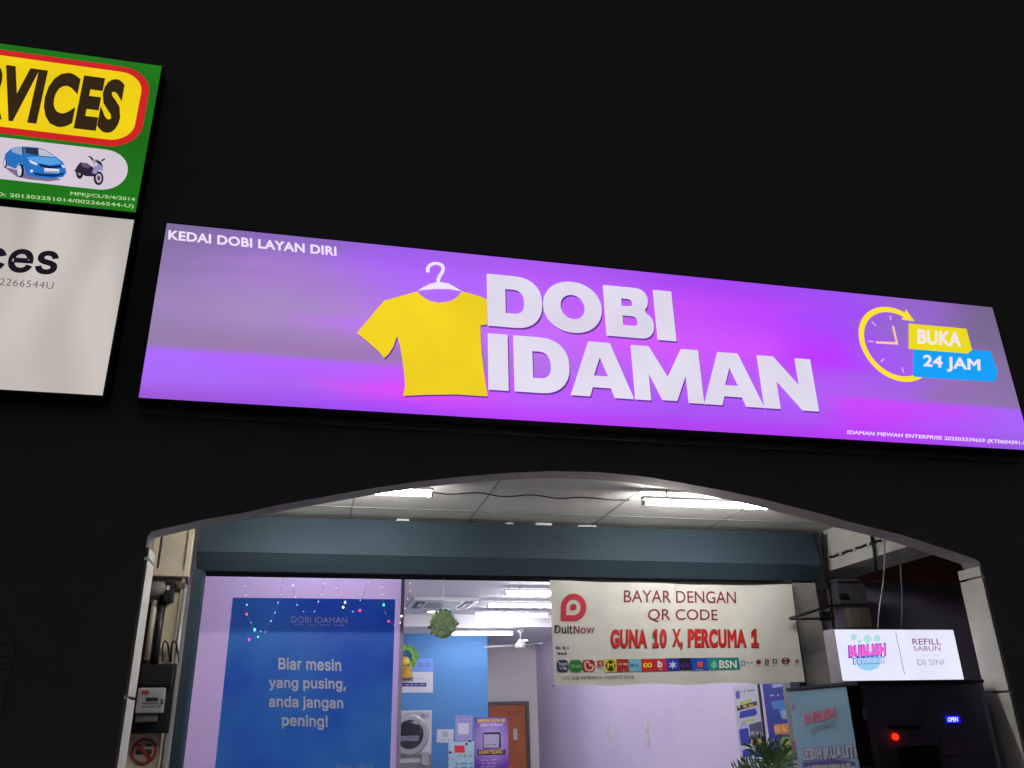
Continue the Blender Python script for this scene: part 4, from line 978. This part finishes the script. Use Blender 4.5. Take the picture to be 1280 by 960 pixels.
# partition notices (QR squares left out)
FQ = FY(15.348); zq = Z(5.644, 490, 790)
PAPER = paint('white_paper', (.62, .62, .70), .6, .04)
pb = thing('price_board', 'blue and white price board on the blue partition beside the glass edge', 'board', tuple(FQ.at(*FQ.uv(518, 845))))
pshape(FQ, 'board', [[zq(-40, 180), zq(290, 186), zq(288, 428), zq(-40, 432)]], PAPER, pb, .002, .01)
pshape(FQ, 'header_band', [[zq(-40, 180), zq(290, 186), zq(290, 282), zq(-40, 282)]], ink((110, 150, 226)), pb, .015)
scribble(FQ, zq(185, 245), zq(270, 216), 2, ink((28, 60, 150)), pb, 41, 2, .018)
text(FQ, 'RM3.00', zq(30, 348), zq(150, 348), zq(30, 318), ink((40, 44, 60)), pb, bold=.03, lift=.015)
scribble(FQ, zq(165, 336), zq(228, 324), 3, ink((110, 116, 130)), pb, 42, 1, .015)
pshape(FQ, 'price_band', [[zq(-40, 357), zq(243, 358), zq(240, 386), zq(-40, 384)]], ink((40, 44, 140)), pb, .015)
scribble(FQ, zq(60, 378), zq(230, 366), 5, PAPER, pb, 43, 1, .018)
FW = FY(15.30); wc_ = FW.at(*FW.uv(507, 822))
wr = thing('wreath', 'green leaf wreath with a golden yellow basket hung over the price board', 'wreath', tuple(wc_))
wm_ = MB(); rnd = random.Random(9); wrad = abs(FW.uv(520, 822)[0]-FW.uv(507, 822)[0])
for k in range(260):
    t = rnd.uniform(-.9, 3.9); r_ = wrad*rnd.uniform(.74, 1.08)
    base = wc_ + Vector((r_*math.cos(t), rnd.uniform(-.05, 0), r_*math.sin(t)))
    a = rnd.uniform(0, 2*math.pi); s = wrad*.26
    d1 = Vector((math.cos(a), -.3, math.sin(a)))*s; d2 = Vector((-math.sin(a), 0, math.cos(a)))*s*.4
    wm_.quad(base, base+d1*.5+d2, base+d1, base+d1*.5-d2)
wm_.build('leaf_ring', paint('wreath_green', (.22, .55, .08), .6, .5, 14), wr)
gb = MB().lathe(wc_+Vector((-.02, -.03, -wrad*1.9)), (0, 0, 1), [(wrad*.72, 0), (wrad*.75, .03), (wrad*.70, wrad*.9), (wrad*.78, wrad*.95), (wrad*.78, wrad*1.05)], 24)
gb.build('basket', paint('golden_basket', (.62, .36, .05), .5, .4, 25, bump=.4), wr)
MB().ball(wc_+Vector((-.02, -.05, -wrad*.35)), wrad*.42, 2, (1.2, .5, 1.1)).build('yellow_bow', paint('yellow_ribbon', (.75, .52, .08), .5, .3, 15), wr)
n1 = thing('notice_sign', 'small white notice on the blue partition, left of the lilac notice', 'notice', tuple(FQ.at(*FQ.uv(556, 920))))
pshape(FQ, 'paper', [[zq(317, 688), zq(435, 686), zq(432, 782), zq(315, 778)]], PAPER, n1, .002, .004)
scribble(FQ, zq(340, 770), zq(408, 752), 3, ink((70, 80, 110)), n1, 51, 1, .008)
pshape(FQ, 'picture', [[zq(352, 700), zq(395, 700), zq(395, 742), zq(352, 742)]], ink((170, 176, 190)), n1, .008)
n2 = thing('notice_sign', 'lilac printed notice on the blue partition, highest of three in a stack', 'notice', tuple(FQ.at(*FQ.uv(580, 910))))
pshape(FQ, 'paper', [[zq(447, 590), zq(568, 590), zq(566, 768), zq(444, 768)]], paint('lilac_paper', (.36, .32, .60), .6, .05), n2, .002, .004)
scribble(FQ, zq(456, 612), zq(556, 598), 4, ink((60, 44, 110)), n2, 52, 1, .008); scribble(FQ, zq(456, 636), zq(556, 624), 4, ink((60, 44, 110)), n2, 53, 1, .008)
pshape(FQ, 'picture', [[zq(466, 645), zq(542, 645), zq(542, 722), zq(466, 722)]], PAPER, n2, .008)
n3 = thing('notice_sign', 'pale aqua leaflet with a red label, left of the purple banner', 'notice', tuple(FQ.at(*FQ.uv(576, 945))))
pshape(FQ, 'paper', [[zq(398, 775), zq(580, 770), zq(575, 990), zq(396, 990)]], paint('aqua_paper', (.42, .62, .70), .6, .10, 8), n3, .008, .004)
pshape(FQ, 'red_label', [rrect(*zq(440, 852), *[zq(512, 800)[0], zq(512, 800)[1]], 1.5)], ink((226, 44, 60)), n3, .014)
scribble(FQ, zq(455, 888), zq(562, 860), 3, ink((50, 100, 130)), n3, 54, 2, .014); scribble(FQ, zq(440, 970), zq(570, 915), 3, ink((60, 130, 170)), n3, 55, 2, .014)
for p in ((410, 850), (525, 790), (548, 770)): pshape(FQ, 'bubble_print', [E_(*zq(*p), 2, 1.6)], ink((26, 80, 110)), n3, .014)
# purple roll-up banner
PB_Y = 13.6; FPB = FY(PB_Y); zp = Z(13.714, 590, 890)
rb = thing('rollup_banner', 'purple standing banner with yellow heading in front of the brown door', 'banner', tuple(FPB.at(FPB.uv(614, 950)[0], .13)))
rx0, rx1 = FPB.uv(*zp(45, 300))[0], FPB.uv(*zp(620, 300))[0]; rz1 = FPB.uv(*zp(330, 93))[1]
pmat = bpy.data.materials.new('purple_banner_print'); pmat.use_nodes = True; nt = pmat.node_tree; b = nt.nodes['Principled BSDF']; b.inputs['Roughness'].default_value = .45
tc = nt.nodes.new('ShaderNodeTexCoord'); gr = nt.nodes.new('ShaderNodeTexGradient'); gr.gradient_type = 'SPHERICAL'
mp = nt.nodes.new('ShaderNodeMapping'); mp.inputs['Location'].default_value = (-(rx0+rx1)/2*2.2, -PB_Y*2.2, -FPB.uv(*zp(330, 480))[1]*2.2); mp.inputs['Scale'].default_value = (2.2, 2.2, 2.2)
rp = nt.nodes.new('ShaderNodeValToRGB'); e = rp.color_ramp.elements; e[0].position = .1; e[0].color = (.10, .02, .30, 1); e[1].position = .8; e[1].color = (.50, .34, .70, 1)
for a_, c_ in ((tc.outputs['Object'], mp.inputs['Vector']), (mp.outputs['Vector'], gr.inputs['Vector']), (gr.outputs['Fac'], rp.inputs['Fac']), (rp.outputs['Color'], b.inputs['Base Color'])): nt.links.new(a_, c_)
MB().box(rx0, rx1, PB_Y, PB_Y+.006, .22, rz1).build('sheet', pmat, rb)
MB().box(rx0-.01, rx1+.01, PB_Y-.06, PB_Y+.08, .13, .21, .01).build('base', GREYMETAL, rb)
MB().tube([((rx0+rx1)/2, PB_Y+.03, .2), ((rx0+rx1)/2, PB_Y+.03, rz1)], .012, 8).build('support_pole', GREYMETAL, rb)
YI = ink((250, 214, 60)); PI = ink((226, 216, 246)); DP = ink((26, 14, 56))
text(FPB, 'BANYAK GUNA QR', zp(95, 190), zp(575, 178), zp(95, 122), YI, rb, bold=.04)
text(FPB, 'LEBIH MURAH!', zp(138, 248), zp(520, 246), zp(138, 196), PI, rb, bold=.03)
scribble(FPB, zp(85, 302), zp(570, 286), 7, PI, rb, 61)
sc_ = [FPB.uv(*zp(*p)) for p in ((185, 635), (490, 345))]
shape(FPB, 'tablet_picture', [rrect(sc_[0][0], sc_[0][1], sc_[1][0], sc_[1][1], .03)], DP, rb, .004)
pshape(FPB, 'tablet_screen', [[zp(198, 382), zp(465, 382), zp(460, 612), zp(200, 612)]], ink((176, 172, 196)), rb, .006)
scribble(FPB, zp(232, 585), zp(410, 540), 3, ink((84, 84, 110)), rb, 62, 1, .009)
pshape(FPB, 'heading_band', [[zp(92, 645), zp(575, 645), zp(572, 735), zp(95, 740)]], DP, rb, .004)
text(FPB, '& DAPAT PELUANG !', zp(120, 722), zp(535, 712), zp(120, 656), ink((236, 190, 70)), rb, bold=.03, lift=.007)
for k in range(3): scribble(FPB, zp(155, 835+k*58), zp(420, 808+k*58), 3, PI, rb, 63+k)
# stacked washer and dryer
WY = 14.62; FWS = FY(WY)
wx1, wz1 = FWS.uv(540, 888)[0], FWS.uv(520, 888)[1]; wx0 = wx1-.70
wd = thing('stacked_dryer', 'stacked laundry dryer with a round dark glass door below the price board', 'dryer', ((wx0+wx1)/2, WY+.35, .13))
APPL = paint('appliance_white', (.60, .60, .63), .35, .06)
zs = FWS.uv(520, 943)[1]
MB().box(wx0, wx1, WY, WY+.70, zs, wz1, .012).build('upper_cabinet', APPL, wd)
MB().box(wx0, wx1, WY, WY+.70, .13, zs-.006, .012).build('lower_cabinet', paint('appliance_grey', (.22, .22, .24), .35, .08), wd)
dc = FWS.uv(512, 918); drd = .295
dcv = (max(dc[0], wx0+drd+.03), WY, dc[1]); 
MB().lathe(dcv, (0, -1, 0), [(drd+.02, .001), (drd+.02, .03), (drd-.01, .05), (drd-.035, .045)], 48).build('door_ring', paint('ring_silver', (.42, .42, .45), .3, .05, metal=.3), wd)
MB().lathe(dcv, (0, -1, 0), [(drd-.037, .03), (drd-.045, .04), (drd*.6, .052), (.02, .056)], 48).build('door_glass', paint('dark_door_glass', (.03, .035, .045), .08, .2, 5), wd)
MB().box(dcv[0]-drd*.6, dcv[0]+drd*.5, WY-.062, WY-.054, dc[1]-.10, dc[1]-.02, .003).build('inner_laundry', paint('laundry_in_drum', (.20, .22, .26), .4, .6, 12), wd)
MB().box(wx0+.30, wx1-.04, WY-.02, WY-.001, wz1-.10, wz1-.03, .006).build('control_panel', paint('panel_grey', (.46, .46, .49), .4), wd)
MB().lathe((wx1-.14, WY-.02, wz1-.065), (0, -1, 0), [(.03, 0), (.03, .02), (.02, .025)], 16).build('dial', GREYMETAL, wd)
MB().box(wx0+.1, wx1-.15, WY-.015, WY-.001, zs-.12, zs-.06, .005).build('lower_label', paint('label_grey', (.5, .5, .5), .4), wd)
MB().box(wx1-.17, wx1-.05, WY-.05, WY-.001, zs-.16, zs+.03, .01).build('coin_slot', paint('coin_box', (.36, .36, .36), .4), wd)
# right wall: switches and posters
FWL = FX(4.499)
for k, (px, py) in enumerate(((761, 916), (809, 914))):
    u, v = FWL.uv(px, py)
    t = thing('wall_switch', ['white wall switch on the lavender wall, left of the pair', 'white wall switch on the lavender wall, right of the pair'][k], 'switch', tuple(FWL.at(u, v)), 'switches on the lavender wall')
    shape(FWL, 'plate', [rrect(u-.06, v-.15, u+.06, v+.15, .015)], WHITE, t, .001, .012)
    shape(FWL, 'rocker', [rrect(u-.022, v-.03, u+.022, v+.04, .005)], paint('rocker_white', (.6, .6, .62), .4), t, .0135, .008)
zw = Z(7.3875, 900, 830)
p1_ = thing('wall_poster', 'white poster with blue laundry bags on the lavender wall, left of the navy poster', 'poster', tuple(FWL.at(*FWL.uv(935, 900))))
pshape(FWL, 'sheet', [[zw(118, 212), zw(352, 172), zw(470, 1160), zw(225, 1160)]], paint('poster_white', (.55, .55, .62), .4, .05), p1_, .001, .004)
pshape(FWL, 'frame_edge', [[zw(352, 170), zw(364, 168), zw(482, 1160), zw(470, 1160)]], DARKMETAL, p1_, .001, .012)
BL_ = ink((36, 52, 160))
pshape(FWL, 'emblem', [[zw(150, 260), zw(170, 240), zw(188, 262), zw(188, 318), zw(158, 322), zw(146, 290)]], ink((90, 80, 180)), p1_, .006)
scribble(FWL, zw(195, 268), zw(325, 228), 2, ink((90, 96, 120)), p1_, 71, 1, .006)
pshape(FWL, 'lime_strip', [[zw(190, 350), zw(300, 318), zw(302, 340), zw(192, 374)]], ink((190, 196, 60)), p1_, .006)
pshape(FWL, 'navy_strip', [[zw(158, 390), zw(342, 342), zw(348, 378), zw(164, 436)]], ink((38, 36, 70)), p1_, .006)
scribble(FWL, zw(175, 418), zw(335, 360), 3, ink((226, 206, 70)), p1_, 72, 1, .009)
pshape(FWL, 'blue_strip', [[zw(190, 440), zw(330, 408), zw(350, 450), zw(330, 476), zw(182, 502)]], BL_, p1_, .006)
pshape(FWL, 'lime_strip', [[zw(220, 522), zw(320, 502), zw(318, 522), zw(222, 540)]], ink((170, 196, 60)), p1_, .006)
for L_ in ([(180, 605), (265, 588), (285, 738), (198, 756)], [(212, 795), (300, 776), (308, 850), (218, 866)], [(325, 770), (408, 752), (414, 850), (332, 866)]): pshape(FWL, 'laundry_bag', [[zw(*p) for p in L_]], BL_, p1_, .006)
shape(FWL, 'bag_handle', [stroke([FWL.uv(*zw(*p)) for p in ((200, 602), (210, 552), (235, 550), (246, 592))], .008)], BL_, p1_, .006)
pshape(FWL, 'bag_picture', [[zw(272, 560), zw(385, 528), zw(402, 680), zw(290, 700)]], ink((64, 70, 110)), p1_, .006); scribble(FWL, zw(296, 668), zw(388, 606), 2, ink((196, 190, 150)), p1_, 73, 1, .009)
pshape(FWL, 'orange_strip', [[zw(296, 700), zw(400, 686), zw(402, 720), zw(300, 738)]], ink((226, 150, 60)), p1_, .006)
scribble(FWL, zw(225, 960), zw(420, 900), 3, ink((96, 110, 80)), p1_, 74, 2, .006)
p2_ = thing('wall_poster', 'navy blue poster on the lavender wall, partly behind the vending machine', 'poster', tuple(FWL.at(*FWL.uv(975, 900))))
pshape(FWL, 'sheet', [[zw(392, 180), zw(700, 140), zw(800, 1160), zw(520, 1160)]], paint('poster_navy', (.035, .045, .30), .4, .10), p2_, .001, .004)
pshape(FWL, 'top_band', [[zw(485, 190), zw(650, 168), zw(655, 200), zw(490, 222)]], ink((170, 180, 226)), p2_, .006)
scribble(FWL, zw(470, 305), zw(680, 260), 2, ink((196, 206, 240)), p2_, 75, 1, .006)
pshape(FWL, 'sky_picture', [[zw(478, 345), zw(690, 318), zw(715, 530), zw(570, 500), zw(545, 410), zw(500, 420)]], ink((74, 130, 200)), p2_, .006)
pshape(FWL, 'laundry_bag', [[zw(470, 430), zw(548, 412), zw(560, 520), zw(482, 540)]], ink((30, 56, 150)), p2_, .0075)
pshape(FWL, 'grey_picture', [[zw(565, 440), zw(640, 410), zw(660, 500), zw(590, 510)]], ink((150, 170, 180)), p2_, .009)
pshape(FWL, 'orange_panel', [[zw(500, 562), zw(700, 540), zw(712, 640), zw(514, 652)]], ink((220, 140, 50)), p2_, .006)
scribble(FWL, zw(516, 625), zw(680, 575), 2, ink((240, 226, 150)), p2_, 76, 2, .009)
pshape(FWL, 'lime_panel', [[zw(560, 680), zw(720, 665), zw(740, 830), zw(575, 850)]], ink((150, 176, 70)), p2_, .006)
scribble(FWL, zw(500, 720), zw(556, 690), 1, ink((170, 190, 240)), p2_, 77, 1, .006)
# potted palm
FPL = FY(6.95); pc = FPL.at(*FPL.uv(978, 1010)); px_, py_ = pc.x, 6.95
pp = thing('potted_palm', 'green potted palm beside the vending machine, in front of the wall posters', 'plant', (px_, py_, .125))
MB().lathe((px_, py_, .126), (0, 0, 1), [(.12, 0), (.15, .02), (.19, .30), (.20, .34), (.17, .34), (.16, .30)], 28).build('pot', paint('pot_white', (.5, .5, .5), .5), pp)
st_ = MB().tube([(px_, py_, .40), (px_+.02, py_, .8), (px_-.01, py_, 1.12)], [.03, .025, .018], 8); st_.build('trunk', paint('palm_stem', (.12, .10, .05), .8, .3), pp)
lv = MB(); rnd = random.Random(3)
tips = [(940, 922), (948, 915), (957, 928), (966, 935), (984, 918), (990, 925), (925, 955), (934, 950), (975, 940), (950, 948), (962, 920), (978, 930)]
base = Vector((px_-.01, py_, 1.12))
for tpx in tips:
    tip = FPL.at(*FPL.uv(tpx[0]+rnd.uniform(-2, 2), tpx[1]+9+rnd.uniform(-3, 3)), rnd.uniform(-.12, .15))
    mid = (base+tip)/2 + Vector((0, 0, .10)); P = []
    for k in range(13):
        t = k/12; P.append(base*(1-t)**2 + mid*2*t*(1-t) + tip*t*t)
    lv.tube(P, [.006*(1-k/14) for k in range(13)], 5)
    ax = (tip-base).normalized()
    for k in range(3, 13):
        for sgn in (-1, 1):
            side = ax.cross(Vector((0, -1, .2))).normalized()*sgn
            d1 = (side*.8 + ax*.7 + Vector((0, 0, rnd.uniform(-.25, .2))) + Vector((0, rnd.uniform(-.4, .4), 0))).normalized()*(.12*(1.05-abs(k/12-.55)))
            w = Vector((0, -.3, 0)).cross(d1).normalized()*.009
            lv.quad(P[k], P[k]+d1*.5+w, P[k]+d1, P[k]+d1*.5-w)
lv.build('fronds', paint('palm_green', (.17, .33, .10), .5, .5, 12), pp)
# dark ribbed panel of the neighbour, left edge
FE = FY(F_FRONT)
e0, e1 = FE.uv(-60, 910), FE.uv(20, 797)
rp_ = MB()
for k in range(14):
    rp_.box(e0[0]-.6, e1[0], F_FRONT-.025-.006*(k % 2), F_FRONT-.001, e0[1]+(e1[1]-e0[1])*k/14, e0[1]+(e1[1]-e0[1])*(k+1)/14-.002)
tag(rp_.build('ribbed_panel', paint('dim_ribbed', (.42, .38, .38), .7, .2)), 'faint dark ribbed panel on the unlit wall at the left edge', 'panel')
